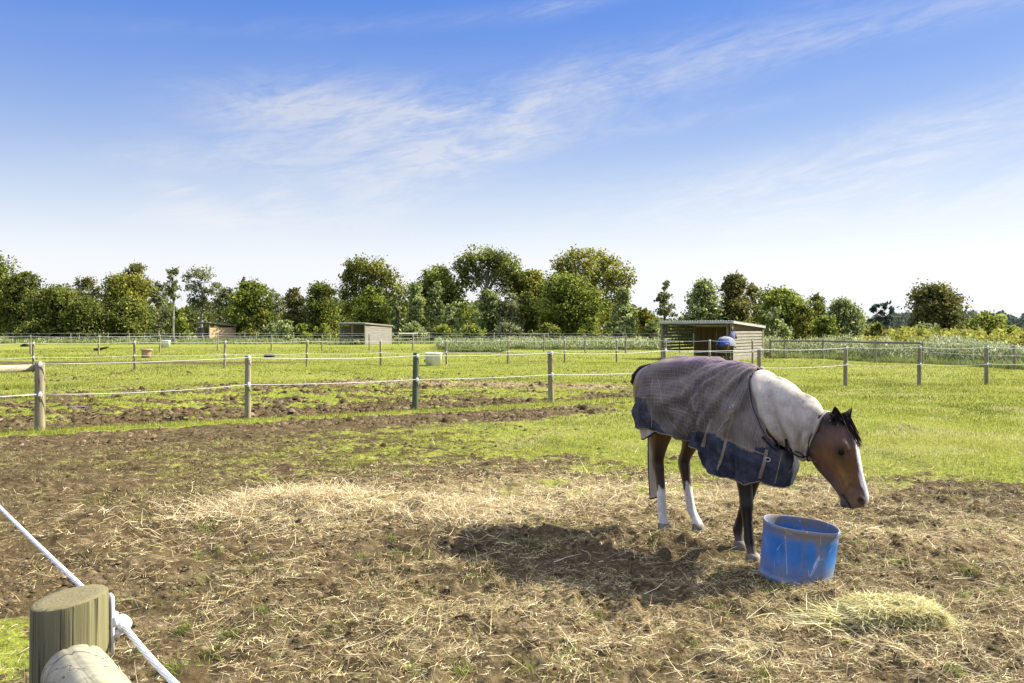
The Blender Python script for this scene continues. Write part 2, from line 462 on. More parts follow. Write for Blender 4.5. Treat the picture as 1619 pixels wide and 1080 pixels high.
mud = t.ramp(t.math('ADD', t.math('MULTIPLY', nA, 0.55), t.math('MULTIPLY', nB, 0.45)), [(0.32, (0.024, 0.017, 0.008)), (0.5, (0.074, 0.054, 0.026)), (0.68, (0.175, 0.134, 0.074))])
mud = t.mix(t.math('MULTIPLY', dg, 0.6, clamp=True), mud, (0.060, 0.045, 0.027))
st = t.noise(t.mapping(v, (30, 90, 30), rot=(0, 0, R(25))), 1.0, 4, 0.7, 1.5)
straw = t.ramp(st, [(0.34, (0.045, 0.032, 0.016)), (0.5, (0.165, 0.125, 0.062)), (0.68, (0.44, 0.34, 0.19))])
c = t.mix(t.sstep(t.math('ADD', s, t.math('MULTIPLY', t.math('SUBTRACT', nB, 0.5), 1.8)), 0.50, 1.15), mud, straw)
gr = t.ramp(t.math('ADD', t.math('MULTIPLY', nB, 0.5), t.math('MULTIPLY', nC, 0.5)), [(0.3, (0.042, 0.052, 0.011)), (0.5, (0.158, 0.180, 0.026)), (0.70, (0.29, 0.295, 0.052))])
nE = t.noise(t.mapping(v, (1.1, 0.45, 1)), 1.0, 5, 0.65); nF = t.noise(v, 0.09, 3)
gr = t.mix(t.math('MULTIPLY', t.sstep(nD, 0.42, 0.7), 0.5), gr, (0.23, 0.225, 0.055))
gr = t.mix(t.math('MULTIPLY', t.sstep(nE, 0.50, 0.68), 0.65), gr, (0.075, 0.105, 0.02))
gr = t.mix(t.math('MULTIPLY', t.sstep(nF, 0.45, 0.65), 0.4), gr, (0.20, 0.19, 0.06))
gr = t.mix(t.math('MULTIPLY', t.sstep(t.noise(t.mapping(v, (2.2, 1.0, 1), loc=(9, 4, 0)), 1.0, 4, .6), 0.60, 0.70), 0.75), gr, (0.10, 0.08, 0.045))
gm = t.math('ADD', g, t.math('ADD', t.math('MULTIPLY', t.math('SUBTRACT', nA, 0.5), 1.5), t.math('MULTIPLY', t.math('SUBTRACT', nB, 0.5), 0.9)))
c = t.mix(t.sstep(gm, 0.38, 0.72), c, gr)
t.col(c); t.rough(t.math('SUBTRACT', 0.95, t.math('MULTIPLY', dg, 0.1)), 0.04)
t.bump(t.math('ADD', nB, t.math('MULTIPLY', nC, 0.5)), 0.9, 0.03)
M['ground'] = t.m
ground = link('ground', mesh_np('ground', np.stack([gxx, gyy, zz], 1), Q, {'grass': g_, 'straw': s_, 'dug': d_}, True), M['ground'])
tag(ground, kind='structure')

# ---------------------------------------------------------------- blades and strands as raw arrays
def ribbons(P, az, tilt, L, W, bend, roll, col, segs=2):
    """curved tapered ribbons; returns V,Q,C"""
    n = len(P)
    ca, sa = np.cos(az), np.sin(az)
    dirh = np.stack([ca, sa, np.zeros(n)], 1)
    side0 = np.stack([-sa, ca, np.zeros(n)], 1)
    up = np.tile([0, 0, 1.0], (n, 1))
    Vs = []
    pos = P.copy(); ang = tilt.copy()
    for k in range(segs + 1):
        t_ = dirh * np.cos(ang)[:, None] + up * np.sin(ang)[:, None]
        nrm = np.cross(t_, side0)
        sd_ = side0 * np.cos(roll)[:, None] + nrm * np.sin(roll)[:, None]
        wk = W * (1 - 0.75 * (k / segs) ** 1.5)
        Vs.append(pos - sd_ * (wk / 2)[:, None]); Vs.append(pos + sd_ * (wk / 2)[:, None])
        pos = pos + t_ * (L / segs)[:, None]; ang = ang + bend / segs
    m = 2 * (segs + 1)
    V = np.stack(Vs, 1).reshape(-1, 3)
    base = (np.arange(n) * m)[:, None]
    Q = np.concatenate([base + np.array([2*k, 2*k+1, 2*k+3, 2*k+2]) for k in range(segs)], 1).reshape(-1, 4)
    return V, Q, np.repeat(col, m, 0)
def scatter(n, x0, x1, y0, y1, prob):
    x = RNG.uniform(x0, x1, n); y = RNG.uniform(y0, y1, n)
    k = RNG.uniform(0, 1, n) < prob(x, y)
    k &= np.abs(x) < 0.66 * y + 0.8
    return x[k], y[k]
def ramp3(t_, a, b, c_):
    a, b, c_ = map(np.array, (a, b, c_)); t_ = t_[:, None]
    return np.where(t_ < .5, a + (b - a) * t_ * 2, b + (c_ - b) * (t_ * 2 - 1))

# straw litter
def ps(x, y):
    g, s, dg, a = masks(x, y); return np.clip(s + 0.06, 0, 1) * np.clip(-0.30 + 2.3 * fbm(x / .32, y / .32, 77, 3) ** 1.4, 0, 1)
parts = []
for (n, x0, x1, y0, y1, sc) in [(230000, -4.5, 4.5, 3.6, 6.2, 1.0), (190000, -6, 7, 6.2, 9.0, 1.25), (90000, -5, 8, 9.0, 12.5, 1.7), (16000, -10, 6, 21, 29, 3.5)]:
    x, y = scatter(n, x0, x1, y0, y1, ps); n_ = len(x)
    L = RNG.gamma(1.6, 0.030, n_) * sc ** .3 + 0.015; L = np.minimum(L, 0.26); W = RNG.uniform(.0012, .0034, n_) * sc * (1 + 1.2 * (RNG.uniform(0, 1, n_) < .06))
    z = gz(x, y) + RNG.uniform(0.0, 0.022, n_)
    az_ = RNG.uniform(0, 2 * PI, n_); tilt = RNG.normal(0.06, 0.17, n_)
    k = RNG.uniform(0, 1, n_) < 0.07; tilt[k] = RNG.uniform(0.2, 0.9, k.sum())
    tt = np.clip(RNG.normal(0.52, 0.27, n_) + 0.25 * (fbm(x / .8, y / .8, 5, 2) - .5), 0, 1)
    _, s0, dg0, _ = masks(x, y)
    tt = np.clip(tt + 0.16 * np.clip(s0 - .6, -1, 1) - 0.25 * dg0, 0, 1)
    col = ramp3(tt, (.11, .075, .034), (.40, .305, .145), (.76, .66, .41))
    gn = RNG.uniform(0, 1, n_) < 0.06; col[gn] = col[gn] * [0.7, 1.0, 0.5]
    parts.append(ribbons(np.stack([x, y, z], 1), az_, tilt, L, W, RNG.normal(-.1, .7, n_), RNG.uniform(-.9, .9, n_), col))
# longer heads on the straw mound and a few long stalks
x = RNG.normal(-1.55, 0.85, 22000); y = RNG.normal(7.85, 0.38, 22000) + .25 * np.sin(x * 2.1); kk = RNG.uniform(0, 1, 22000) < np.clip(4.0 * (fbm(x / .55, y / .4, 141, 3) - .36), 0, 1); x = x[kk]; y = y[kk]; n_ = len(x)
parts.append(ribbons(np.stack([x, y, gz(x, y) + RNG.uniform(0, .05, n_)], 1), RNG.uniform(0, 2*PI, n_), RNG.normal(.25, .3, n_), RNG.uniform(.08, .22, n_), RNG.uniform(.003, .006, n_),
             RNG.normal(-.7, .5, n_), RNG.uniform(-.9, .9, n_), ramp3(np.clip(RNG.normal(.62, .25, n_), 0, 1), (.17, .12, .055), (.44, .345, .18), (.70, .60, .39))))
x, y = scatter(260, -3, 4.2, 3.8, 7.0, lambda a, b: 0.6 + 0 * a); n_ = len(x)
parts.append(ribbons(np.stack([x, y, gz(x, y) + .02], 1), RNG.normal(.5, .5, n_), RNG.normal(.03, .1, n_), RNG.uniform(.15, .36, n_), RNG.uniform(.003, .0045, n_),
             RNG.normal(0, .5, n_), RNG.uniform(-.9, .9, n_), ramp3(RNG.uniform(.4, 1, n_), (.2, .14, .07), (.42, .32, .17), (.66, .56, .38)), 2))
def join(parts):
    Vs, Qs, Cs = [], [], []; o = 0
    for V, Q, C in parts:
        Vs.append(V); Qs.append(Q + o); Cs.append(C); o += len(V)
    return np.concatenate(Vs), np.concatenate(Qs), np.concatenate(Cs)
V, Q, C = join(parts)
straw_o = link('straw_litter', mesh_np('straw_litter', V, Q, {'col': C}), M['straw'])
tag(straw_o, 'loose golden straw and trampled hay strewn over the bare soil', 'straw', kind='stuff')

# grass
def pg(x, y):
    g, s, dg, a = masks(x, y)
    f = fbm(x / .45, y / .45, 91, 3)
    return np.clip((g + (f - .5) * 1.5 - 0.28) / 0.55, 0, 1)
parts = []
for (n, x0, x1, y0, y1, sc) in [(30000, -5, 6, 3.6, 8, 1.0), (110000, -8, 10, 8, 13, 1.25), (120000, -12, 14, 13, 19, 1.9), (120000, -17, 19, 19, 28, 2.8), (90000, -24, 26, 28, 44, 4.2), (70000, -40, 42, 44, 75, 7.0)]:
    x, y = scatter(n, x0, x1, y0, y1, pg); n_ = len(x)
    fy = fence_y(x); st_ = np.exp(-((fy - y - .5) / .4) ** 2)
    hn = fbm(x / (.6 * sc), y / (.6 * sc), 95, 2)
    L = (RNG.uniform(.022, .05, n_) * (0.2 + 1.6 * hn) + 0.022 * st_) * (1 + .16 * (sc - 1)); W = RNG.uniform(.003, .006, n_) * sc
    tt = np.clip(RNG.normal(.5, .22, n_) + .7 * (fbm(x / 1.6, y / 1.6, 97, 3) - .5) + .15 * st_, 0, 1)
    tt = np.clip(tt + .5 * (fbm(x / 5, y / 3, 111, 3) - .5), 0, 1)
    col = ramp3(tt, (.046, .064, .010), (.170, .196, .022), (.345, .345, .055))
    dry = RNG.uniform(0, 1, n_) < (0.05 + 0.50 * sst(.45, .7, fbm(x / .9, y / .9, 99, 2)) * (fy - y > 1.2))
    col[dry] = ramp3(RNG.uniform(0, 1, dry.sum()), (.25, .2, .09), (.42, .36, .19), (.55, .49, .31))
    parts.append(ribbons(np.stack([x, y, gz(x, y) - .004], 1), RNG.uniform(0, 2*PI, n_), RNG.uniform(.5, 1.5, n_), L, W, RNG.uniform(-1.6, -.1, n_), RNG.uniform(-.5, .5, n_), col, 1 if sc > 1.5 else 2))
# small tufts that come up through the litter
tx, ty = [], []
for k in range(70):
    cx_, cy_ = gnd(random.uniform(150, 1600), random.uniform(820, 1075))
    m = random.randint(8, 60); r_ = random.uniform(.02, .09)
    tx += list(RNG.normal(cx_, r_, m)); ty += list(RNG.normal(cy_, r_, m))
x = np.array(tx); y = np.array(ty); n_ = len(x)
parts.append(ribbons(np.stack([x, y, gz(x, y)], 1), RNG.uniform(0, 2*PI, n_), RNG.uniform(.5, 1.5, n_), RNG.uniform(.03, .075, n_), RNG.uniform(.003, .005, n_), RNG.uniform(-1.5, -.2, n_),
             RNG.uniform(-.5, .5, n_), ramp3(RNG.uniform(0, 1, n_), (.07, .12, .02), (.15, .21, .03), (.26, .3, .06))))
V, Q, C = join(parts)
grass_o = link('grass', mesh_np('grass', V, Q, {'col': C}), M['blades'])
tag(grass_o, 'short bright green paddock grass with yellowed tips', 'grass', kind='stuff')

# tall weeds behind the far fences, reeds on the right, undergrowth along the trees
def blades_band(n, px0, px1, Y0, Y1, h0, h1, wd, cols, zb=0.0, edge=None, pale=0.0):
    px = RNG.uniform(px0, px1, n); Yb = RNG.uniform(0, 1, n)
    ya = np.interp(px, *edge) if edge else np.full(n, Y0)
    y = ya + Yb * (Y1 - Y0); x = (px - CX) / FPX * y
    hh = fbm(x / 2.2, y / 2.2, 7, 3)
    L = RNG.uniform(h0, h1, n) * (.45 + 1.1 * hh)
    col = ramp3(np.clip(RNG.normal(.5, .25, n) + .9 * (hh - .5), 0, 1), *cols)
    k = RNG.uniform(0, 1, n) < pale; col[k] = ramp3(RNG.uniform(0, 1, k.sum()), (.26, .28, .15), (.40, .41, .28), (.52, .52, .40))
    P = np.stack([x, y, np.full(n, zb) + np.where(k, RNG.uniform(.3, .8, n) * L, 0)], 1)
    L = np.where(k, L * .5, L)
    return ribbons(P, RNG.uniform(0, 2*PI, n), RNG.uniform(.7, 1.55, n), L, RNG.uniform(.6, 1.4, n) * wd, RNG.uniform(-1.6, -.1, n), RNG.uniform(-.6, .6, n), col, 2)
GRN = ((.065, .095, .024), (.165, .205, .055), (.300, .325, .125))
def weed_mass(n, pxr, depth, hts, size, edge, pale):
    px = RNG.uniform(*pxr, n); ya = np.interp(px, *edge); y = ya + RNG.uniform(0, 1, n) ** 1.3 * depth; x = (px - CX) / FPX * y
    hh = fbm(x / 1.1, y / 1.6, 7, 4)
    top = hts * (.25 + 1.5 * np.clip(hh - .12, 0, 1)) * np.clip(.35 + (y - ya) / 1.2, 0, 1)
    f = RNG.uniform(0, 1, n) ** .75
    col = ramp3(np.clip(RNG.normal(.45, .25, n) + 1.1 * (hh - .5), 0, 1), *GRN)
    k = (RNG.uniform(0, 1, n) < pale) & (f > .45); col[k] = ramp3(RNG.uniform(0, 1, k.sum()), (.28, .29, .17), (.42, .43, .30), (.56, .56, .44))
    P = np.stack([x, y, f * top + .02], 1); L = size * RNG.uniform(.5, 1.7, n)
    return ribbons(P, RNG.uniform(0, 2*PI, n), RNG.uniform(.2, 1.5, n), L * 1.6, L * .42, RNG.uniform(-1.8, .2, n), RNG.uniform(-1, 1, n), col, 2)
E1 = ([1206, 1240, 1300, 1384, 1457, 1604, 1680], [48.6, 48.4, 47.2, 42.2, 40.6, 36.2, 34.6])
V, Q, C = join([weed_mass(60000, (1206, 1680), 6.5, 1.05, .075, E1, .34),
                blades_band(5000, 1218, 1680, 0, .9, .15, .5, .02, GRN, edge=(E1[0], [v_ - 1.3 for v_ in E1[1]]))])
tag(link('weeds', mesh_np('weeds', V, Q, {'col': C}), M['blades']), 'pale seeding weeds along the dark timber railed fence', 'weeds', kind='stuff')
V, Q, C = join([weed_mass(36000, (690, 1062), 18, .70, .12, ([690, 1062], [66, 64]), .26), weed_mass(22000, (-60, 700), 12, .5, .13, ([-60, 700], [88, 86]), .14), weed_mass(7000, (705, 800), 5, .5, .09, ([705, 800], [58, 58]), .1)])
tag(link('weeds', mesh_np('weeds', V, Q, {'col': C}), M['blades']), 'whitish flowering weeds between far paddock rails and tree line', 'weeds', kind='stuff')

# crumbs and clods of trodden soil
def clods(n, x0, x1, y0, y1, r0, r1):
    def pc(x, y):
        g, s, dg, a = masks(x, y); return np.clip(1.0 - 1.1 * g - .3 * s + .8 * dg, 0, 1) * np.clip(2.2 * (fbm(x / .5, y / .5, 131, 3) - .32), 0.05, 1)
    x, y = scatter(n, x0, x1, y0, y1, pc); n = len(x)
    r = r0 + (r1 - r0) * RNG.uniform(0, 1, n) ** 3
    base = np.array([[1,0,0],[.3,.95,0],[-.8,.6,0],[-.8,-.6,0],[.3,-.95,0],[.45,.3,.75],[-.45,.25,.8],[.0,-.5,.7]])
    rot = RNG.uniform(0, 2*PI, n); c_, s_ = np.cos(rot), np.sin(rot)
    B = base[None] * RNG.uniform(.65, 1.3, (n, 8, 3)); B[:, :, 2] *= RNG.uniform(.5, 1.0, n)[:, None]
    X = (B[:, :, 0] * c_[:, None] - B[:, :, 1] * s_[:, None]) * r[:, None] + x[:, None]
    Y = (B[:, :, 0] * s_[:, None] + B[:, :, 1] * c_[:, None]) * r[:, None] + y[:, None]
    Z = B[:, :, 2] * r[:, None] + (gz(x, y) - .15 * r)[:, None]
    V = np.stack([X, Y, Z], 2).reshape(-1, 3)
    T = np.array([[0,1,5],[1,6,5],[1,2,6],[2,3,6],[3,7,6],[3,4,7],[4,0,7],[0,5,7],[5,6,7]])
    Q = (np.arange(n)[:, None, None] * 8 + T[None]).reshape(-1, 3)
    t_ = np.clip(RNG.normal(.42, .25, n), 0, 1)
    return V, Q, np.repeat(ramp3(t_, (.030, .021, .010), (.092, .068, .036), (.20, .155, .092)), 8, 0)
V, Q, C = join([clods(60000, -5, 6, 3.6, 7.5, .004, .026), clods(45000, -9, 8, 7.5, 13, .007, .034), clods(36000, -14, 6, 12, 20, .014, .055), clods(60000, -20, 6, 15, 34, .03, .11)])
t = NT('soil_clod'); c = t.attr('col', 'Color'); t.col(c); t.rough(.95, .04); M['soil_clod'] = t.m
tag(link('soil_clods', mesh_np('soil_clods', V, Q, {'col': C}), M['soil_clod']), 'crumbs and clods of hoof trodden brown soil', 'soil', kind='stuff')
# ================================================================ fences
def g1(x, y): return float(gz(np.array([x]), np.array([y]))[0])
def post_mesh(h, r, n=14, jit=0.02):
    pts = [(0,0,-.25),(0,0,.02),(0,0,.35),(0,0,.7),(0,0,h-.012),(0,0,h)]
    V, F = tube(pts, [r*1.05, r*1.04, r*1.01, r, r*.985, r*.93], n, True, jit)
    return V, F
def insulator(parent, z, r, side):
    m = MB(); s = Vector((side[0], side[1], 0)).normalized(); k = s.cross(Vector((0,0,1)))
    b = s * r + Vector((0,0,z))
    m.tube([b - s*.01 + Vector((0,0,-.045)), b - s*.01 + Vector((0,0,.045))], .022, 8)
    m.tube([b, b + s*.035], [.03, .022], 8)
    m.tube([b + s*.035, b + s*.05], [.033, .026], 8)
    return m.build('insulator', M['plastic_white'], parent)
def rope_pts(A, B, sag, n=10):
    A, B = Vector(A), Vector(B); out = []
    for i in range(n + 1):
        t_ = i / n; p = A.lerp(B, t_); p.z -= sag * 4 * t_ * (1 - t_); out.append(p)
    return out
def fence(name, label, cat_, pts, h, r, heights, rope_r, sag=.03, mats=None, ins=True, side=None, group=None, radii=None, rails=(), rail_z=1.0, rope_from=0, rail_mat='dark_rail_wood', rail_r=.06):
    P = [Vector((x, y, g1(x, y))) for x, y in pts]
    root = thing(name, label, cat_, P[0], 0, group)
    lines = {k: [] for k in range(len(heights))}
    proto = None
    for i, p in enumerate(P):
        rr = radii[i] if radii else r * random.uniform(.9, 1.1)
        hh = h + random.uniform(-.03, .04)
        V, F = post_mesh(hh, rr)
        mt = M[(mats or {}).get(i, 'post_wood')]
        po = MB().add(V, F).build('post', mt, root, True)
        po.location = p - P[0]; po.rotation_euler = (random.uniform(-.02, .02), random.uniform(-.02, .02), random.uniform(0, 6))
        a = P[max(i-1, 0)]; b = P[min(i+1, len(P)-1)]; d_ = (b - a); s_ = Vector((d_.y, -d_.x, 0)).normalized()
        if side: s_ = Vector(side).normalized()
        po.rotation_euler.z = 0
        for k, z in enumerate(heights):
            if i >= rope_from:
                if ins: insulator(po, z, rr, s_)
                lines[k].append(p - P[0] + s_ * (rr + .03) + Vector((0, 0, z)))
    for k in lines:
        pts_ = []
        for i in range(len(lines[k]) - 1):
            q = rope_pts(lines[k][i], lines[k][i+1], sag * random.uniform(.6, 1.5), 8); pts_ += q[:-1] if i < len(lines[k]) - 2 else q
        if pts_: MB().tube(pts_, rope_r, 6).build('rope', M['rope_white'], root, True)
    for (i, j) in rails:
        a = P[i] - P[0] + Vector((0,0,rail_z)); b = P[j] - P[0] + Vector((0,0,rail_z))
        MB().tube([a, a.lerp(b, .5), b], rail_r, 8, True, .03).build('rail', M[rail_mat], root)
    return root
near_f = fence('rope_fence', 'nearest long white rope fence on timber posts, running across behind the rugged horse', 'fence', NEAR[1:], 1.21, .062, (1.17, .655), .0065, .035,
               mats={2: 'post_green'}, radii=[.08,.058,.066,.066,.062,.06,.062,.06,.06,.06])
# horizontal rail and wire band on the corner post of this fence
p0 = Vector((*NEAR[1], g1(*NEAR[1])))
a = Vector((-.06, .0, 1.10)); b = Vector(gx(-70, 12.6) - p0.x, ) if False else Vector((-4.2, -2.9, 1.06))
MB().tube([b, b.lerp(a, .5), a], [.07, .068, .06], 12, True, .02).build('rail', M['rail_wood'], near_f, True)
MB().tube(rope_pts((0, -.11, .655), (-4.6, -3.2, .60), .03), .0065, 6).build('rope', M['rope_white'], near_f, True)
band_ = MB(); band_.tube([(math.cos(t_)*.084, math.sin(t_)*.084, .90) for t_ in np.linspace(0, 2*PI, 25)], .006, 6)
band_.build('wire_band', M['wire'], near_f, True)

def pxs(lst): return [(gx(p, d_), d_) for p, d_ in lst]
fence('rope_fence', 'second white rope fence across the green middle paddock, ending in front of the open shed', 'fence',
      pxs([(-110, 30.5), (53, 32.2), (213, 34), (355, 35.4), (485, 37.2), (602, 39), (706, 40.2), (803, 41), (893, 41.5), (975, 41.8), (1052, 41.8), (1122, 41.4), (1190, 41)]), 1.2, .050, (1.15, .6), .0085, .04)
fence('rope_fence', 'third rope fence at far left, its posts rising past the pink drum and the tyre', 'fence',
      pxs([(-70, 53), (48, 54.5), (156, 56), (253, 59), (344, 62), (429, 63), (509, 63), (584, 62.5), (653, 62), (722, 61.5), (792, 60.5), (860, 59.5), (925, 58.5), (989, 57.5)]), 1.27, .055, (1.2,), .009, .05, ins=False)
fence('rope_fence', 'rope fence with two short white rails at the far paddock edge', 'fence',
      pxs([(-40, 93), (112, 92), (204, 88), (300, 86), (341, 86), (405, 84.5), (464, 84), (522, 80), (630, 80), (660, 84), (678, 87), (730, 87), (781, 87), (825, 87), (867, 87), (923, 86), (985, 84), (1040, 82)]),
      1.25, .055, (1.2, .7), .009, .05, ins=False, rails=((8, 9), (13, 14)), rail_z=1.12, rail_mat='pale_board', rail_r=.07)
fence('rope_fence', 'farthest wire fence close under the left trees, before the tan shelter', 'fence',
      pxs([(10, 97), (75, 97), (125, 96), (171, 96), (228, 96), (284, 96), (320, 96), (387, 96), (436, 96), (476, 96)]), 1.25, .05, (1.2, .8), .008, .05, ins=False)
fence('rail_fence', 'dark timber railed fence fronting the tall weeds on the right', 'fence',
      pxs([(1218, 47.4), (1240.5, 47.2), (1301, 46), (1384, 40.8), (1457.5, 39.2), (1604, 34.6), (1720, 32)]), 1.1, .06, (1.03, .6), .008, .03, rails=((0, 1), (1, 2), (2, 3), (3, 4)), rail_r=.045, rail_z=1.0, rope_from=4)

# foreground post with rail and rope
fx, fy0 = -0.904, 1.68
ff = thing('post_and_rail_fence', 'close up timber post with rail and white rope beside the muddy ground', 'fence', (fx, fy0, 0))
fd = Vector((.643, -.766, 0))           # along the fence towards the camera
n = 96; rows = [(-.3, .075), (.3, .075), (.8, .073), (1.05, .072), (1.15, .0715), (1.194, .071), (1.199, .070)]
V = []; F = []
ca = R(258)                              # the drying crack faces the camera
for z, r_ in rows:
    for k in range(n):
        th = 2 * PI * k / n
        dth = abs((th - ca - .02 * math.sin(z * 9) + PI) % (2 * PI) - PI)
        rr = r_ * (1 + .012 * math.sin(3 * th + 1) + .006 * math.sin(11 * th + z)) - .012 * max(0, 1 - dth / .045)
        top = .009 * math.cos(th - R(20)) if z > 1.1 else 0
        V.append((rr * math.cos(th), rr * math.sin(th), z + top * min(1, (z - 1.1) / .09)))
for i in range(len(rows) - 1):
    for k in range(n): F.append((i*n+k, i*n+(k+1) % n, (i+1)*n+(k+1) % n, (i+1)*n+k))
fpost = MB().add(V, F).build('post', M['near_post_wood'], ff, True)
t = NT('end_grain'); v = t.obj()
sx = t.new('ShaderNodeSeparateXYZ'); t.l(v, sx.inputs[0])
nz = t.noise(v, 30, 4); nb_ = t.noise(v, 120, 4, .7)
rr_ = t.math('SQRT', t.math('ADD', t.math('POWER', sx.outputs[0], 2.0), t.math('POWER', sx.outputs[1], 2.0)))
ring = t.math('SINE', t.math('ADD', t.math('MULTIPLY', rr_, 800.0), t.math('MULTIPLY', nz, 14.0)))
c = t.mix(t.math('MULTIPLY', t.math('ADD', t.math('MULTIPLY', ring, .07), nb_), .9, clamp=True), (0.075, 0.064, 0.030), (0.235, 0.20, 0.105))
c = t.mix(t.sstep(t.noise(v, 260, 3, .8), .62, .72), c, (.07, .05, .03))
t.col(c); t.rough(.9, .2); t.bump(t.math('ADD', nb_, t.math('MULTIPLY', ring, .06)), .6, .003); M['end_grain'] = t.m
cap = MB(); k7 = (len(rows) - 1) * n
rim = V[k7:]
RG = [.96, .7, .4, .12]
cv_ = []
for q in RG: cv_ += [(p[0]*q, p[1]*q, 1.200 + (p[2]-1.199)*q + .0015) for p in rim]
cf = [tuple(range(3*n, 4*n))]
for i in range(3):
    for k in range(n): cf.append((i*n+k, i*n+(k+1) % n, (i+1)*n+(k+1) % n, (i+1)*n+k))
cap.add(rim + cv_, [tuple(j + n for j in f) for f in cf] + [(k, (k+1) % n, n+(k+1) % n, n+k) for k in range(n)]).build('post_top', M['end_grain'], fpost, True)
# rail: round log running along the fence towards the viewer
S = Vector((.062, -.075, 1.062))
n = 64; V = []; F = []
side = Vector((fd.y, -fd.x, 0)); upv = Vector((0, 0, 1))
for i, s_ in enumerate([0.0, .012, .15, .4, .9, 2.0]):
    for k in range(n):
        th = 2 * PI * k / n
        r_ = .062 * (1 + .02 * math.sin(2 * th) + .012 * math.sin(5 * th + 1)) * (.94 if i == 0 else 1)
        for c0 in (1.2, 1.85, 2.5):
            dth = abs((th - c0 - .12 * math.sin(s_ * 6 + c0) + PI) % (2 * PI) - PI); r_ -= .007 * max(0, 1 - dth / .06)
        q = S + fd * (s_ - .05) + side * (math.cos(th) * r_) + upv * (math.sin(th) * r_)
        V.append(tuple(q))
for i in range(5):
    for k in range(n): F.append((i*n+k, i*n+(k+1) % n, (i+1)*n+(k+1) % n, (i+1)*n+k))
F.append(tuple(range(n-1, -1, -1))); F.append(tuple(range(5*n, 6*n)))
rl = MB().add(V, F).build('rail', M['rail_wood'], ff, True)
# insulator on the paddock side and the rope through it
sdv = Vector((.80, .60, 0)).normalized()
m = MB(); b = sdv * .075 + Vector((0, 0, 1.125))
tv = Vector((-sdv.y, sdv.x, 0))
for z0, z1, wd_ in ((-.055, .065, .016),):
    q = [b + tv * wd_ + Vector((0,0,z0)), b - tv * wd_ + Vector((0,0,z0)), b - tv * wd_ + Vector((0,0,z1)), b + tv * wd_ + Vector((0,0,z1))]
    m.add([tuple(p) for p in q] + [tuple(p + sdv * .006) for p in q], [(3,2,1,0),(4,5,6,7),(0,1,5,4),(1,2,6,5),(2,3,7,6),(3,0,4,7)])
m.tube([b + sdv*.005 + Vector((0,0,.012)), b + sdv * .016 + Vector((0,0,.012))], [.020, .015], 18)
m.tube([b + sdv * .026 - fd * .016 + Vector((0,0,.002)), b + sdv * .026 - fd * .014 + Vector((0,0,.002)), b + sdv * .026 + fd * .014 + Vector((0,0,.002)), b + sdv * .026 + fd * .016 + Vector((0,0,.002))], [.009, .0145, .0145, .009], 20)
m.tube([b + sdv*.006 + Vector((0,0,-.018)), b + sdv * .024 + Vector((0,0,-.014))], [.010, .008], 12)
m.build('insulator', M['plastic_white'], fpost, True)
t = NT('braided_rope'); v = t.obj()
wv = t.new('ShaderNodeTexWave', wave_type='BANDS', bands_direction='DIAGONAL'); wv.inputs['Scale'].default_value = 95; t.l(v, wv.inputs['Vector'])
t.col(t.mix(wv.outputs['Fac'], (.55, .56, .57), (.82, .82, .82))); t.rough(.65, .3); t.bump(wv.outputs['Fac'], .6, .002); M['braided_rope'] = t.m
rp = b + sdv * .026 + Vector((0, 0, -.004))
r1 = [rp - fd * s_ + Vector((0, 0, .0 - .006 * s_ * (3 - s_))) for s_ in np.linspace(3.2, 0, 14)]
r2 = [rp + fd * s_ + Vector((0, 0, -.012 * s_ - .01 * math.sin(min(s_, .5) * 6))) for s_ in np.linspace(.02, 1.5, 16)]
MB().tube(r1 + r2, .0062, 10).build('rope', M['braided_rope'], ff, True)

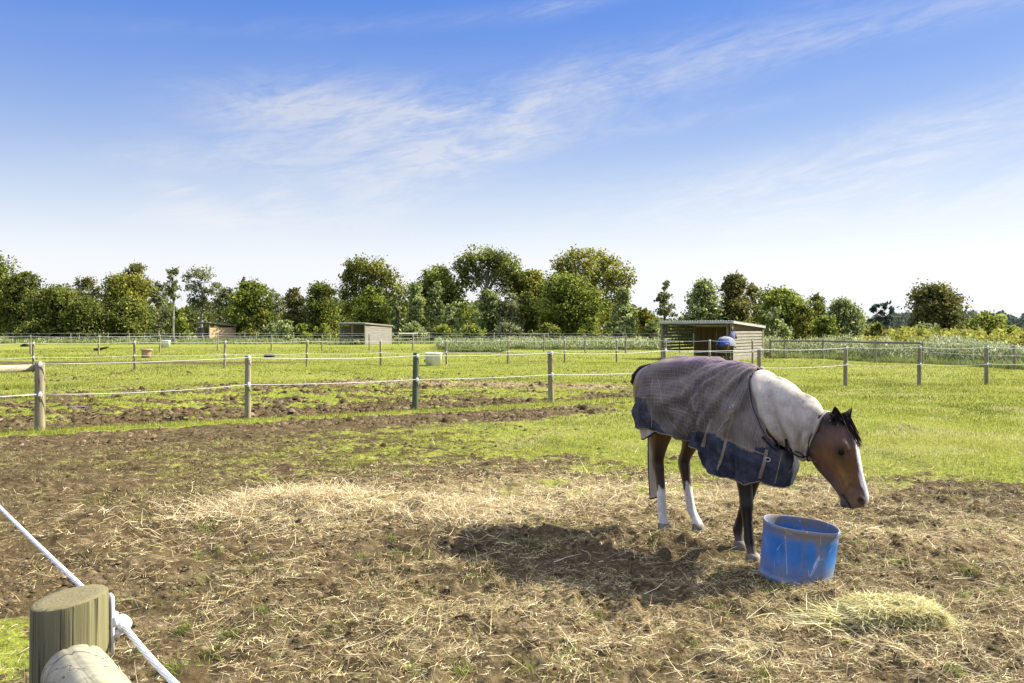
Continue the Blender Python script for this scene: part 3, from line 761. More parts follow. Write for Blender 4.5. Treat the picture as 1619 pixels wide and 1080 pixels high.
# ================================================================ field shelters
def slat_wall(p, axis_, const, a0, a1, zs, bh, th):
    m = MB()
    for z in zs:
        if axis_ == 'x': m.box((const - th, a0, z), (const + th, a1, z + bh))
        else: m.box((a0, const - th, z), (a1, const + th, z + bh))
    return m
def shelter(label, px, d_, a_deg, W, D, hf, hb, style):
    x, y = gx(px, d_), d_; root = thing('field_shelter', label, 'shed', (x, y, g1(x, y)), -R(a_deg))
    def ztop(yy): return hf + (hb - hf) * yy / D
    pr_ = .06
    for (xx, yy) in [(0,0),(-W,0),(0,D),(-W,D),(-W*.5,D)] + ([(-W*.5,0)] if style != 'open' else [(-.35, .25)]):
        hh = ztop(yy) - .03
        MB().box((xx-pr_, yy-pr_, -.1), (xx+pr_, yy+pr_, hh)).build('post', M['post_wood'], root)
    ov = .14; th = .05
    m = MB()
    nn = int((W + 2*ov) / .076)
    # corrugated iron sheet
    V, F = [], []
    for i in range(nn + 1):
        xx = -W - ov + (W + 2*ov) * i / nn; dz = .012 * (1 if i % 2 else -1)
        for yy in (-ov, D + ov): V.append((xx, yy, ztop(yy) + dz + .06))
    for i in range(nn): F.append((2*i, 2*i+2, 2*i+3, 2*i+1))
    rf = MB().add(V, F).build('roof', M['iron_sheet'], root)
    fa = MB()
    for yy in (-ov, D + ov): fa.box((-W-ov, yy-.02, ztop(yy)-.09), (W*0+ov, yy+.02, ztop(yy)+.045))
    for xx in (-W-ov, ov):
        s_ = .02 if xx > 0 else -.02
        V = [(xx-.02, -ov+.021, ztop(-ov)-.09), (xx+.02, -ov+.021, ztop(-ov)-.09), (xx+.02, D+ov-.021, ztop(D+ov)-.09), (xx-.02, D+ov-.021, ztop(D+ov)-.09)]
        fa.add(V + [(p[0], p[1], p[2]+.13) for p in V], [(0,3,2,1),(4,5,6,7),(0,1,5,4),(1,2,6,5),(2,3,7,6),(3,0,4,7)])
    fa.build('fascia', M['grey_board' if style != 'open' else 'pale_grey'], rf)
    if style == 'open':
        slat_wall(None, 'x', .02, .07, D-.07, [.26 + i*.172 for i in range(8)], .132, .016).build('slatted_wall', M['pale_board'], root)
        slat_wall(None, 'x', .02, .07, D-.07, [.0, .125], .118, .03).build('kickboard', M['grey_board'], root)
        slat_wall(None, 'x', -.04, .07, D-.07, [1.66], .26, .012).build('gable_board', M['plywood'], root)
        w2 = slat_wall(None, 'x', -W-.02, .07, D-.07, [.42 + i*.19 for i in range(8)], .125, .014)
        w2.box((-W+.0, D*.5-.04, .3), (-W+.05, D*.5+.04, 1.9)).build('slatted_wall', M['grey_board'], root)
        bw = MB()
        for i in range(3): bw.box((-W + .07 + i*(W-.14)/3 + .004, D-.09, .06), (-W + .07 + (i+1)*(W-.14)/3 - .004, D-.07, 1.82))
        bw.build('back_wall', M['plywood'], root)
    else:
        bm_ = M['grey_board' if style == 'grey' else 'tan_board']
        slat_wall(None, 'x', .04, .0, D, [.03 + i*.232 for i in range(8)], .224, .03).build('side_wall', bm_, root)
        slat_wall(None, 'x', -W-.03, .07, D-.07, [.5 + i*.2 for i in range(7)], .19, .02).build('side_wall', M['grey_board'], root)
        slat_wall(None, 'y', D-.04, -W+.07, -.07, [.5 + i*.2 for i in range(7)], .19, .02).build('back_wall', M['grey_board'], root)
    return root
simple('pale_grey', (0.36, 0.37, 0.345), 0.6, 0.3, 0.2, 4)
shelter('open fronted timber field shelter with pale slatted side wall and brown back wall', 1157, 44.5, 40, 4.27, 4.0, 2.10, 1.86, 'open')
shelter('grey boarded field shelter with pale roof edge in front of the middle trees', 577, 83, 40, 3.95, 3.5, 2.18, 1.95, 'grey')
shelter('small distant shelter with tan walls and sloping pale roof under the left trees', 331, 100, 38, 2.6, 3.6, 2.50, 2.12, 'tan')

# ================================================================ tubs, drums, bucket
def lathe(prof, n=40):
    V, F = [], []
    for r_, z in prof:
        for k in range(n): V.append((r_ * math.cos(2*PI*k/n), r_ * math.sin(2*PI*k/n), z))
    for i in range(len(prof) - 1):
        for k in range(n): F.append((i*n+k, i*n+(k+1) % n, (i+1)*n+(k+1) % n, (i+1)*n+k))
    return V, F
t = NT('blue_drum'); v = t.obj(); sx = t.new('ShaderNodeSeparateXYZ'); t.l(v, sx.inputs[0]); z = sx.outputs[2]
n1_ = t.noise(v, 5, 5); n2_ = t.noise(t.mapping(v, (22, 22, 3)), 1.0, 5, .65); n3_ = t.noise(v, 45, 5, .7)
c = t.ramp(n1_, [(.3, (.013, .100, .31)), (.55, (.024, .155, .43)), (.75, (.06, .23, .50))])
dirt = t.math('ADD', t.sstep(z, .29, .36), t.math('MULTIPLY', t.math('SUBTRACT', 1.0, t.sstep(z, .02, .22)), 1.0))
dirt = t.math('ADD', dirt, t.math('MULTIPLY', t.sstep(n2_, .48, .70), .9))
dirt = t.math('MULTIPLY', dirt, t.sstep(t.math('ADD', t.math('MULTIPLY', n3_, .5), t.math('MULTIPLY', n1_, .5)), .33, .58))
c = t.mix(t.math('MULTIPLY', dirt, .95, clamp=True), c, (.19, .155, .115))
vo = t.new('ShaderNodeTexVoronoi', feature='DISTANCE_TO_EDGE'); vo.inputs['Scale'].default_value = 5.0; t.l(t.mapping(v, (1.3, 1.3, .7), rot=(.5, .3, .2)), vo.inputs['Vector'])
scr = t.math('MULTIPLY', t.math('SUBTRACT', 1.0, t.sstep(vo.outputs['Distance'], 0.0, .012)), t.sstep(t.noise(v, 9, 3), .5, .62))
c = t.mix(t.math('MULTIPLY', scr, .8), c, (.48, .57, .72))
c = t.mix(t.math('MULTIPLY', t.sstep(t.noise(v, 28, 4, .75), .6, .75), .4), c, (.14, .26, .55))
t.col(c); t.rough(t.math('ADD', .42, t.math('MULTIPLY', dirt, .4, clamp=True)), .4); t.bump(n3_, .15, .004); M['blue_drum'] = t.m
H_ = .395
prof = [(0, .012), (.228, .012), (.234, .02), (.237, .05), (.240, .2), (.247, H_-.03), (.247, H_-.004), (.250, H_), (.258, H_-.001), (.261, H_-.006), (.260, H_-.026), (.257, H_-.034), (.255, H_-.045), (.251, .22), (.246, .06), (.248, .045), (.256, .035), (.257, .012), (.250, 0.0), (0, 0.0)]
V, F = lathe(prof, 64)
V = [(x * (1 + .012*math.sin(2*math.atan2(y, x)+.6)*z/.4), y * (1 - .012*math.sin(2*math.atan2(y, x)+.6)*z/.4), z + .004*math.sin(3*math.atan2(y, x))*z/.4) for x, y, z in V]
bk = MB().add(V, F).build('feed_bucket', M['blue_drum'], None, True, (2.000, 5.81, -.022))
bk.rotation_euler = (R(.5), R(6.3), 0)
tag(bk, 'scuffed blue plastic feed tub made from a cut drum, standing in front of the horse', 'bucket')

def tub(name, label, cat_, px, d_, r_, h, mat, taper=.9, lid=0.0, handle=False):
    x = gx(px, d_); root = None
    prof = [(0, .03), (r_*taper-.02, .03), (r_-.02, h-.01), (r_-.01, h), (r_+.01, h), (r_+.012, h-.04), (r_, h-.05), (r_*taper, 0), (0, 0)]
    if lid: prof = [(0, 0), (r_*taper, 0), (r_*taper*1.04, h*.5), (r_, h-.07), (r_+lid, h-.07), (r_+lid, h), (r_+lid-.03, h), (r_-.03, h-.05), (r_-.03, .1), (0, .08)][::-1]
    V, F = lathe(prof, 32)
    o = MB().add(V, F).build(name, M[mat], None, True, (x, d_, g1(x, d_)-.01))
    tag(o, label, cat_)
    if handle:
        MB().tube([(-r_*.93, -.1, .17), (-r_*.93-.05, -.14, .24), (-r_*.95, -.16, .30)], .025, 6).build('handle', M['rubber'], o)
    return o
tub('water_tub', 'large white plastic water tub on the grass right of the green fence post', 'tub', 685.5, 39.0, .405, .62, 'tub_white', .88, handle=True)
tub('water_tub', 'smaller white tub standing right of a post above the pink drum', 'tub', 262, 75, .40, .66, 'tub_white', .95)
tub('water_tub', 'tiny distant white trough below the far left trees', 'tub', 90.5, 106, .55, .62, 'tub_white', .95)
tub('feed_drum', 'faded pinkish brown drum with a wide rim beside a fence post', 'drum', 231.5, 47.2, .27, .52, 'drum_pink', .92, .06)
tub('feed_drum', 'tiny distant brown drum right of the white trough', 'drum', 135, 104, .28, .5, 'drum_pink', .95)
# tyre
V, F = [], []
for i in range(36):
    for k in range(12):
        a1 = 2*PI*i/36; a2 = 2*PI*k/12; rr = .235 + .085*math.cos(a2); V.append((rr*math.cos(a1), rr*math.sin(a1), .10 + .10*math.copysign(abs(math.sin(a2))**.7, math.sin(a2))))
        F.append((i*12+k, ((i+1) % 36)*12+k, ((i+1) % 36)*12+(k+1) % 12, i*12+(k+1) % 12))
tag(MB().add(V, F).build('tyre', M['rubber'], None, True, (gx(426, 49), 49, g1(gx(426, 49), 49))), 'black rubber tyre lying flat on the grass', 'tyre')
m = MB(); m.tube([(-.55, 0, .08), (-.2, .05, .12), (.2, -.02, .2), (.55, .05, .30)], [.11, .12, .09, .05], 8, True, .15); m.tube([(.1, 0, .16), (.3, .25, .35)], [.05, .02], 6)
tag(m.build('fallen_branch', M['dead_wood'], None, True, (gx(160, 64), 64, g1(gx(160, 64), 64))), 'dark fallen branch on the grass at the far left', 'branch')
m = MB(); m.tube([(-.4, 0, .03), (0, .1, .14), (.4, 0, .05)], [.1, .2, .1], 8, True, .3)
tag(m.build('manure_heap', M['dead_wood'], None, True, (gx(39, 78), 78, g1(gx(39, 78), 78))), 'small dark dung heap on the far left grass', 'heap')
# puddle in the hoof-churned soil
t = NT('water'); t.col((.05, .045, .035)); t.rough(.12, .5); M['water'] = t.m
px_, py_ = gnd(124, 646)
V = [(px_ + .20*math.cos(a)*(1+.25*math.sin(3*a)), py_ + .13*math.sin(a)*(1+.2*math.cos(2*a)), 0) for a in np.linspace(0, 2*PI, 24, endpoint=False)]
zmx = max(g1(v_[0], v_[1]) for v_ in V[::3]) + .012
tag(MB().add([(v_[0]-px_, v_[1]-py_, 0) for v_ in V], [tuple(range(24))]).build('puddle', M['water'], None, False, (px_, py_, zmx)), kind='structure')

# hay flake
hx, hy = gnd(1412, 990)
def hay(n_, cx, cy, sx_, sy_, h, Lm, pal, flat=.2):
    u = RNG.uniform(-1, 1, n_); v_ = RNG.uniform(-1, 1, n_); k = RNG.uniform(0, 1, n_) ** .7
    top = h * (1 - .30*np.abs(u)**6) * (1 - .2*np.abs(v_)**6) * (.80 + .4*fbm(u*2, v_*2, 71, 2))
    P = np.stack([cx + u*sx_, cy + v_*sy_, top * k + .005], 1)
    return ribbons(P, RNG.uniform(0, 2*PI, n_), RNG.normal(0, flat, n_), RNG.uniform(Lm*.4, Lm*1.3, n_), RNG.uniform(.0022, .0045, n_), RNG.normal(-.2, .8, n_), RNG.uniform(-.9, .9, n_),
                   ramp3(np.clip(RNG.normal(.5, .28, n_), 0, 1), *pal))
HP = ((.22, .195, .07), (.54, .48, .20), (.82, .77, .46))
n_ = 420
x0 = RNG.normal(-.32, .12, n_); y0 = RNG.normal(-.04, .07, n_)
sp = ribbons(np.stack([x0, y0, RNG.uniform(.0, .05, n_)], 1), RNG.normal(2.7, .8, n_), RNG.normal(.12, .18, n_), RNG.uniform(.08, .26, n_), RNG.uniform(.003, .005, n_), RNG.normal(-.3, .5, n_), RNG.uniform(-.9, .9, n_), ramp3(RNG.uniform(0, 1, n_), *HP))
V, Q, C = join([hay(15000, 0, 0, .255, .15, .11, .075, HP, .12), hay(400, 0, .04, .22, .10, .14, .09, HP, .4), hay(600, .02, 0, .30, .20, .04, .11, HP), sp])
o = link('hay_flake', mesh_np('hay_flake', V, Q, {'col': C}), M['straw'], None, (hx, hy, g1(hx, hy) - .01))
tag(o, 'pale greenish flake of fresh hay on the ground right of the blue tub', 'hay')
# ================================================================ horses
def solidify_mesh(V, F, mat_name, voxel, smooth_it=4, smooth_f=.5):
    """one continuous skin from overlapping closed lofts"""
    me = bpy.data.meshes.new('tmp'); me.from_pydata([tuple(v) for v in V], [], F); me.update()
    o = bpy.data.objects.new('tmp', me); COL.objects.link(o)
    bm = bmesh.new(); bm.from_mesh(me); bmesh.ops.recalc_face_normals(bm, faces=bm.faces); bm.to_mesh(me); bm.free()
    r = o.modifiers.new('r', 'REMESH'); r.mode = 'VOXEL'; r.voxel_size = voxel; r.use_smooth_shade = True
    s = o.modifiers.new('s', 'SMOOTH'); s.iterations = smooth_it; s.factor = smooth_f
    dg = bpy.context.evaluated_depsgraph_get(); dg.update()
    out = bpy.data.meshes.new_from_object(o.evaluated_get(dg))
    bpy.data.objects.remove(o); 
    out.polygons.foreach_set('use_smooth', np.ones(len(out.polygons), bool))
    return out
def get_co(me):
    a = np.empty(len(me.vertices) * 3, np.float32); me.vertices.foreach_get('co', a); return a.reshape(-1, 3).astype(float)
def set_co(me, V): me.vertices.foreach_set('co', np.asarray(V, np.float32).ravel()); me.update()
def set_col(me, C, nm='col'):
    C = np.concatenate([C, np.ones((len(C), 1))], 1).astype(np.float32)
    a = me.attributes.new(nm, 'FLOAT_COLOR', 'POINT'); a.data.foreach_set('color', C.ravel())

def leg_secs(pts, n=16):
    """pts: x, y, z, fore-aft radius, lateral radius"""
    P = cat(pts, 4); return loft([((p[0], p[1], p[2]), (p[3], 0, 0), (0, p[4], 0)) for p in P], n)
FR_ = [(.50,-.11,1.02,.16,.09),(.49,-.125,.86,.125,.085),(.50,-.125,.72,.092,.07),(.512,-.122,.58,.066,.055),(.524,-.12,.49,.054,.05),(.534,-.12,.41,.052,.05),(.537,-.12,.36,.043,.043),(.545,-.12,.29,.040,.036),(.556,-.12,.20,.039,.035),(.560,-.12,.155,.043,.038),(.572,-.12,.115,.038,.036),(.590,-.12,.075,.037,.037),(.600,-.12,.055,.044,.044)]
FL_ = [(.47,.12,1.02,.16,.09),(.44,.12,.86,.125,.085),(.415,.11,.72,.092,.07),(.385,.09,.56,.066,.055),(.365,.075,.47,.054,.05),(.345,.068,.40,.053,.05),(.325,.065,.345,.044,.043),(.295,.062,.27,.041,.036),(.262,.06,.185,.040,.035),(.250,.06,.15,.044,.038),(.254,.06,.112,.039,.036),(.268,.06,.075,.037,.037),(.275,.06,.055,.044,.044)]
HR_ = [(-.50,-.13,1.12,.25,.13),(-.50,-.14,.98,.20,.12),(-.49,-.135,.86,.15,.10),(-.515,-.125,.75,.098,.075),(-.545,-.11,.65,.066,.055),(-.560,-.105,.585,.064,.047),(-.552,-.103,.53,.060,.046),(-.535,-.102,.46,.047,.038),(-.522,-.10,.37,.043,.037),(-.512,-.10,.25,.042,.037),(-.508,-.10,.18,.046,.04),(-.500,-.10,.135,.042,.038),(-.488,-.10,.09,.041,.041),(-.482,-.10,.055,.047,.047)]
HL_ = [(-.44,.13,1.12,.25,.13),(-.41,.145,.98,.20,.12),(-.37,.145,.86,.15,.10),(-.40,.143,.76,.100,.075),(-.455,.14,.66,.068,.055),(-.500,.14,.585,.065,.047),(-.495,.14,.52,.060,.046),(-.478,.14,.44,.047,.038),(-.455,.14,.35,.043,.037),(-.425,.14,.24,.042,.037),(-.408,.14,.18,.046,.04),(-.378,.14,.135,.042,.038),(-.335,.14,.09,.041,.041),(-.318,.14,.055,.047,.047)]
TORSO = [(-.90,1.20,.10,.08),(-.86,1.19,.20,.15),(-.74,1.16,.27,.215),(-.58,1.155,.315,.25),(-.40,1.16,.335,.27),(-.10,1.14,.335,.285),(.15,1.12,.335,.28),(.35,1.11,.32,.235),(.52,1.08,.28,.185),(.65,1.05,.22,.145),(.73,1.03,.15,.11),(.77,1.03,.08,.07)]
def torso_loft(T=TORSO):
    return loft([((x, 0, z), (0, 0, hh), (0, hw, 0), 2.2) for x, z, hh, hw in T], 24)
NECK = [((.58,0,1.13),(-.12,0,.25),(0,.12,0)), ((.765,.04,1.12),(-.075,-.01,.235),(-.02,.108,0)), ((.91,.075,1.04),(.01,-.01,.195),(-.03,.10,0)), ((1.01,.115,.99),(.06,0,.155),(-.035,.09,0)), ((1.06,.135,.965),(.09,.01,.12),(-.04,.085,0))]
# head frame: origin at the poll, A down the face, FW out of the forehead, LT to the horse's left
HP0 = Vector((1.125, .135, 1.138))
A_ = Vector((.165, .072, -.612)).normalized()
LT = Vector((-.41, .91, 0)).normalized(); LT = (LT - A_ * LT.dot(A_)).normalized()
FW = LT.cross(A_).normalized()
if FW.z < 0 : FW = -FW
HS = .965
def hpt(a, b, l=0.0): return HP0 + A_ * (a * HS) + FW * b + LT * l
HEAD = [(-.02,-.13,.03,.06),(.02,-.17,.055,.075),(.08,-.21,.08,.088),(.15,-.235,.094,.10),(.22,-.243,.099,.106),(.29,-.243,.097,.104),(.35,-.228,.090,.091),(.41,-.200,.083,.073),(.47,-.168,.078,.060),(.53,-.142,.076,.053),(.58,-.126,.075,.055),(.62,-.118,.070,.056),(.65,-.108,.058,.052),(.672,-.085,.040,.040),(.682,-.05,.015,.02)]
def head_loft():
    S = cat(HEAD, 3)
    V, F = [], []; n = 32
    for a, b0, b1, w_ in S:
        c = (b0 + b1) / 2; h = (b1 - b0) / 2
        for k in range(n):
            th = 2*PI*k/n; cs, sn = math.cos(th), math.sin(th)
            cs = math.copysign(abs(cs) ** .85, cs); sn = math.copysign(abs(sn) ** .85, sn)
            wl = w_ * (1 - .22 * max(0, cs) ** 2 - .30 * max(0, -cs) ** 2)
            V.append(tuple(hpt(a, c + h * cs, wl * sn)))
    m = len(S)
    for i in range(m-1):
        for k in range(n): F.append((i*n+k, i*n+(k+1) % n, (i+1)*n+(k+1) % n, (i+1)*n+k))
    F.append(tuple(range(n-1, -1, -1))); F.append(tuple(range((m-1)*n, m*n)))
    return V, F
def ball(c, rx, ry, rz, ax=None, n=14):
    ax = ax or (Vector((1,0,0)), Vector((0,1,0)), Vector((0,0,1)))
    return loft([(Vector(c) + ax[2]*(rz*math.sin(t_)), ax[0]*(rx*math.cos(t_)), ax[1]*(ry*math.cos(t_))) for t_ in np.linspace(-1.5, 1.5, 9)], n)

t = NT('horse_coat'); v = t.obj()
c = t.attr('col', 'Color')
hn_ = t.noise(t.mapping(v, (40, 40, 18)), 1.0, 4, .7)
c = t.mix(.5, c, t.mix(1.0, c, t.ramp(hn_, [(.3, (.55, .55, .55)), (.7, (1.35, 1.35, 1.35))]), 'MULTIPLY'))
t.col(c); t.rough(.38, .45); t.bump(hn_, .35, .004)
t.bsdf.inputs['Sheen Weight'].default_value = .08; t.bsdf.inputs['Sheen Roughness'].default_value = .4
M['horse_coat'] = t.m
simple('hoof_horn', (0.16, 0.135, 0.10), .7, .3, .45, 18, .3)
t = NT('eye'); t.col((.010, .006, .004)); t.rough(.12, .12); M['eye'] = t.m
simple('black_hair', (0.013, 0.010, 0.009), .6, .12, .4, 40)
simple('strap_tan', (0.19, 0.155, 0.10), .75, .25, .2, 30)
simple('strap_black', (0.012, 0.012, 0.014), .7, .3, .2, 30)
simple('buckle', (0.30, 0.30, 0.29), .35, .6, .1, 30)
simple('tail_bag_cloth', (0.30, 0.25, 0.18), .9, .2, .25, 8)
simple('navy_trim', (0.018, 0.021, 0.035), .8, .2, .2, 20)
simple('lining_cloth', (0.46, 0.40, 0.35), .9, .2, .25, 30)

HO = Vector((1.63, 6.75, 0.0)); HROT = R(-62)
horse = thing('horse', 'bay horse with white blaze in faded plaid rug, head lowered by the blue tub', 'horse', HO, HROT)
VV, FF = [], []
def acc(vf):
    V, F = vf; o = len(VV); VV.extend(V); FF.extend([tuple(i + o for i in f) for f in F])
for L_ in (FR_, FL_, HR_, HL_): acc(leg_secs(L_))
acc(torso_loft()); acc(loft(NECK, 24)); acc(head_loft())
hax = (FW, LT, A_)
for s_ in (-1, 1):
    acc(ball(hpt(.235, .035, s_*.066), .028, .034, .055, hax))           # brow above the eye
    acc(ball(hpt(.20, -.135, s_*.075), .085, .034, .11, hax))            # cheek
    acc(ball(hpt(.40, -.045, s_*.060), .014, .020, .10, hax))            # facial crest
    acc(ball(hpt(.30, .020, s_*.072), .012, .018, .05, hax))
    acc(ball(hpt(.235, -.165, s_*.074), .055, .034, .075, hax))
    acc(loft([(hpt(.33, -.055, s_*.082), FW*.007, LT*.009), (hpt(.40, -.04, s_*.070), FW*.008, LT*.011), (hpt(.50, -.02, s_*.050), FW*.006, LT*.008)], 8))
    acc(loft([(hpt(.36, -.12, s_*.070), FW*.006, LT*.009), (hpt(.44, -.09, s_*.058), FW*.006, LT*.008), (hpt(.54, -.045, s_*.048), FW*.005, LT*.007)], 8))
    acc(ball(hpt(.625, .018, s_*.043), .036, .020, .034, hax))           # nostril rim
acc(ball(hpt(.638, -.108, 0), .026, .036, .030, hax))                     # chin
body_me = solidify_mesh(VV, FF, 'horse_coat', .0085, 3, .45)
P = get_co(body_me)
q = P - np.array(HP0)
ha = (q @ np.array(A_)) / HS; hb = q @ np.array(FW); hl = q @ np.array(LT)
isH = (ha > -.05) & (P[:, 0] > .88) & (np.abs(hl) < .16) & (hb > -.3)
# dents: nostrils, mouth line, hollow behind the crest
def dent(ca_, cb, cl_, r_, depth, sgn):
    dd = ((ha - ca_) / r_[0])**2 + ((hb - cb) / r_[1])**2
    wgt = np.exp(-dd) * isH * (np.sign(hl) == sgn) * (np.abs(hl) > .015)
    return -sgn * wgt * depth
dl = np.zeros(len(P))
for s_ in (-1, 1):
    dl += dent(.632, .022, 0, (.024, .018), .030, s_)
    dl += dent(.325, -.05, 0, (.05, .03), .008, s_) + dent(.47, -.02, 0, (.06, .03), .006, s_)
mouth = (np.abs(hb - (-.078 + .30 * (ha - .60))) < .009) & (ha > .57) & isH
dl = np.where(mouth, dl - np.sign(hl) * .014, dl)
P = P + np.array(LT)[None] * dl[:, None]
set_co(body_me, P)
nzv = fbm(P[:, 0] * 9 + P[:, 1] * 5, P[:, 2] * 9, 3, 3); nz2 = fbm(P[:, 0] * 40, P[:, 2] * 14 + P[:, 1] * 40, 8, 2)
C = np.tile([.085, .036, .014], (len(P), 1)) * (0.75 + .5 * nzv)[:, None]
blk = np.array([.012, .009, .008])
def put(w_, col): 
    global C
    w_ = np.clip(w_, 0, 1)[:, None]; C = C * (1 - w_) + np.array(col) * w_
z = P[:, 2]; x = P[:, 0]
front = (x > .1) & ~isH & (z < 1.0); hind = (x < .0) & (z < 1.0)
put(front * sst(.95, .55, z) if False else front * (1 - sst(.60, .95, z)), blk)
put(hind * (1 - sst(.62, .85, z)) * .85, blk)
put(hind * (1 - sst(.355, .385, z + (nz2 - .5) * .13 + .02*np.sin(P[:,1]*90))), (.58, .54, .47))
put(hind * (1 - sst(.16, .30, z)) * .35 * (nz2 > .45), (.36, .28, .20))
put(front * (1 - sst(.09, .14, z + (nz2 - .5) * .06)) * .5, (.12, .09, .06))
# head colours
put(isH * .9, np.array([.085, .036, .012])); 
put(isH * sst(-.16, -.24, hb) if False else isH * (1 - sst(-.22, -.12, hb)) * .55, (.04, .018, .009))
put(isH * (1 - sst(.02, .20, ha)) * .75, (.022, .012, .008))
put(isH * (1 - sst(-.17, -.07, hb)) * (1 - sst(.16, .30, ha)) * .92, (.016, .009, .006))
put(isH * gauss(ha, hb, .46, -.03, .11, .055) * .7, (.26, .135, .048)); put(isH * gauss(ha, hb, .12, .0, .07, .06) * .5, (.14, .07, .03))
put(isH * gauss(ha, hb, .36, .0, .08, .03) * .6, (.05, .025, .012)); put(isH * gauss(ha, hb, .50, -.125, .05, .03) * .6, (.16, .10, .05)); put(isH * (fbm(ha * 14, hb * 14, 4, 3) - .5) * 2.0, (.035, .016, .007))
put(isH * gauss(ha, hb, .30, -.12, .10, .06) * .35, (.19, .09, .035))
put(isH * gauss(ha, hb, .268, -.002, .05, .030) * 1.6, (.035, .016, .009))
put(isH * sst(.54, .63, ha) * .6, (.16, .105, .065))
put(isH * sst(.58, .64, ha) * (1 - sst(-.07, -.04, hb)) * .75, (.045, .032, .026))
put(isH * gauss(ha, hb, .632, .020, .026, .019) * 1.5, (.008, .006, .006))
put(isH * mouth * .9, (.02, .012, .01))
bw_ = np.interp(ha, [.17, .22, .30, .45, .56, .62, .68], [.0, .020, .033, .030, .026, .027, .022])
put(isH * (hb > .03) * (ha > .175) * (1 - sst(bw_ * .85, bw_ * 1.1, np.abs(hl + .004) + (nz2 - .5) * .012)) , (.64, .60, .55))
set_col(body_me, C)
body = link('body', body_me, M['horse_coat'], horse)
# hooves
def hoof(x, y, fr):
    V, F = loft([((x - .006, y, .066), (.047, 0, 0), (0, .045, 0)), ((x + .004, y, .045), (.055, 0, 0), (0, .050, 0)), ((x + .014, y, .0), (.067, 0, 0), (0, .059, 0)), ((x + .014, y, -.03), (.067, 0, 0), (0, .06, 0))], 20)
    V = [(a, b, c - (.010 * max(0, (x - a) / .05) if c > .05 else 0)) for a, b, c in V]
    return MB().add(V, F).build('hoof', M['hoof_horn'], horse, True)
hoof(.597, -.12, 1); hoof(.275, .06, 1); hoof(-.482, -.10, 0); hoof(-.316, .14, 0)
# eyes
for s_ in (-1, 1):
    MB().add(*ball(hpt(.268, .002, s_*.0895), .021, .015, .025, hax, 16)).build('eye', M['eye'], horse, True)
# ears
def ear(base, tip_dir, open_dir, L_=.128, w_=.036):
    T_ = tip_dir.normalized(); O_ = (open_dir - T_ * open_dir.dot(T_)).normalized(); S_ = T_.cross(O_)
    ts = np.linspace(0, 1, 12); V = []; F = []; n_ = 13
    for layer, off in ((0, 0.0), (1, .007)):
        for t_ in ts:
            wd_ = w_ * (math.sin(PI * min(1, .30 + .70 * t_)) ** .75) * (1 if t_ < .98 else .3) + .002
            for k in range(n_):
                a = R(-118 + 236 * k / (n_ - 1)) * (1 - .30 * t_)
                rr = wd_ * (1 - off * 12 * (1 - t_) if layer else 1)
                V.append(tuple(base + T_ * (L_ * t_) + S_ * (math.sin(a) * rr) - O_ * (math.cos(a) * rr * .85 - .4 * wd_) + S_ * 0 + (O_ * .012 * t_ * t_)))
    m_ = len(ts)
    for ly in range(2):
        o = ly * m_ * n_
        for i in range(m_ - 1):
            for k in range(n_ - 1): 
                f_ = (o+i*n_+k, o+i*n_+k+1, o+(i+1)*n_+k+1, o+(i+1)*n_+k); F.append(f_ if ly == 0 else f_[::-1])
    return MB().add(V, F).build('ear', M['ear'], horse, True)
simple('ear', (.020, .013, .010), .7, .2, .5, 30)
ear(hpt(.072, .020, -.068), -A_ * 1.0 + FW * .18 - LT * .02, FW * .6 - LT * .9)
ear(hpt(.062, .034, .070), -A_ * .80 + FW * .46 + LT * .78, FW * .9 + LT * .35)
# forelock and mane strands under the hood edge
def strands(n_, base_f, dir_f, L0, L1, wd_, col, g=.5):
    V, F = [], []
    for i in range(n_):
        p = Vector(base_f()); d_ = Vector(dir_f()).normalized(); L_ = random.uniform(L0, L1)
        s_ = d_.cross(Vector((random.uniform(-1,1), random.uniform(-1,1), random.uniform(-1,1)))).normalized()
        o = len(V); kk = 5; g_ = Vector((random.uniform(-.2,.2), random.uniform(-.2,.2), -g))
        for j in range(kk):
            t_ = j / (kk - 1); w_ = wd_ * (1 - .8 * t_)
            c_ = p + d_ * (L_ * t_) + g_ * (.25 * L_ * t_ * t_)
            V += [tuple(c_ - s_ * w_), tuple(c_ + s_ * w_)]
        for j in range(kk - 1): F.append((o+2*j, o+2*j+1, o+2*j+3, o+2*j+2))
    return MB().add(V, F)
strands(1100, lambda: hpt(random.uniform(.0, .06), random.uniform(.055, .085), random.gauss(.012, .024)),
        lambda: A_ * 1.0 + FW * random.uniform(.04, .13) + LT * random.gauss(.14, .10), .09, .22, .0045, None, 0.0).build('forelock', M['black_hair'], horse)
strands(260, lambda: Vector(NECK[3][0]) + Vector(NECK[3][1]) * random.uniform(.75, 1.05) + Vector((random.uniform(-.04, .11), 0, 0)) + Vector((0, random.gauss(0, .02), 0)),
        lambda: Vector((.55, random.gauss(0, .4), random.uniform(-.5, .15))), .05, .13, .004, None).build('mane', M['black_hair'], horse)

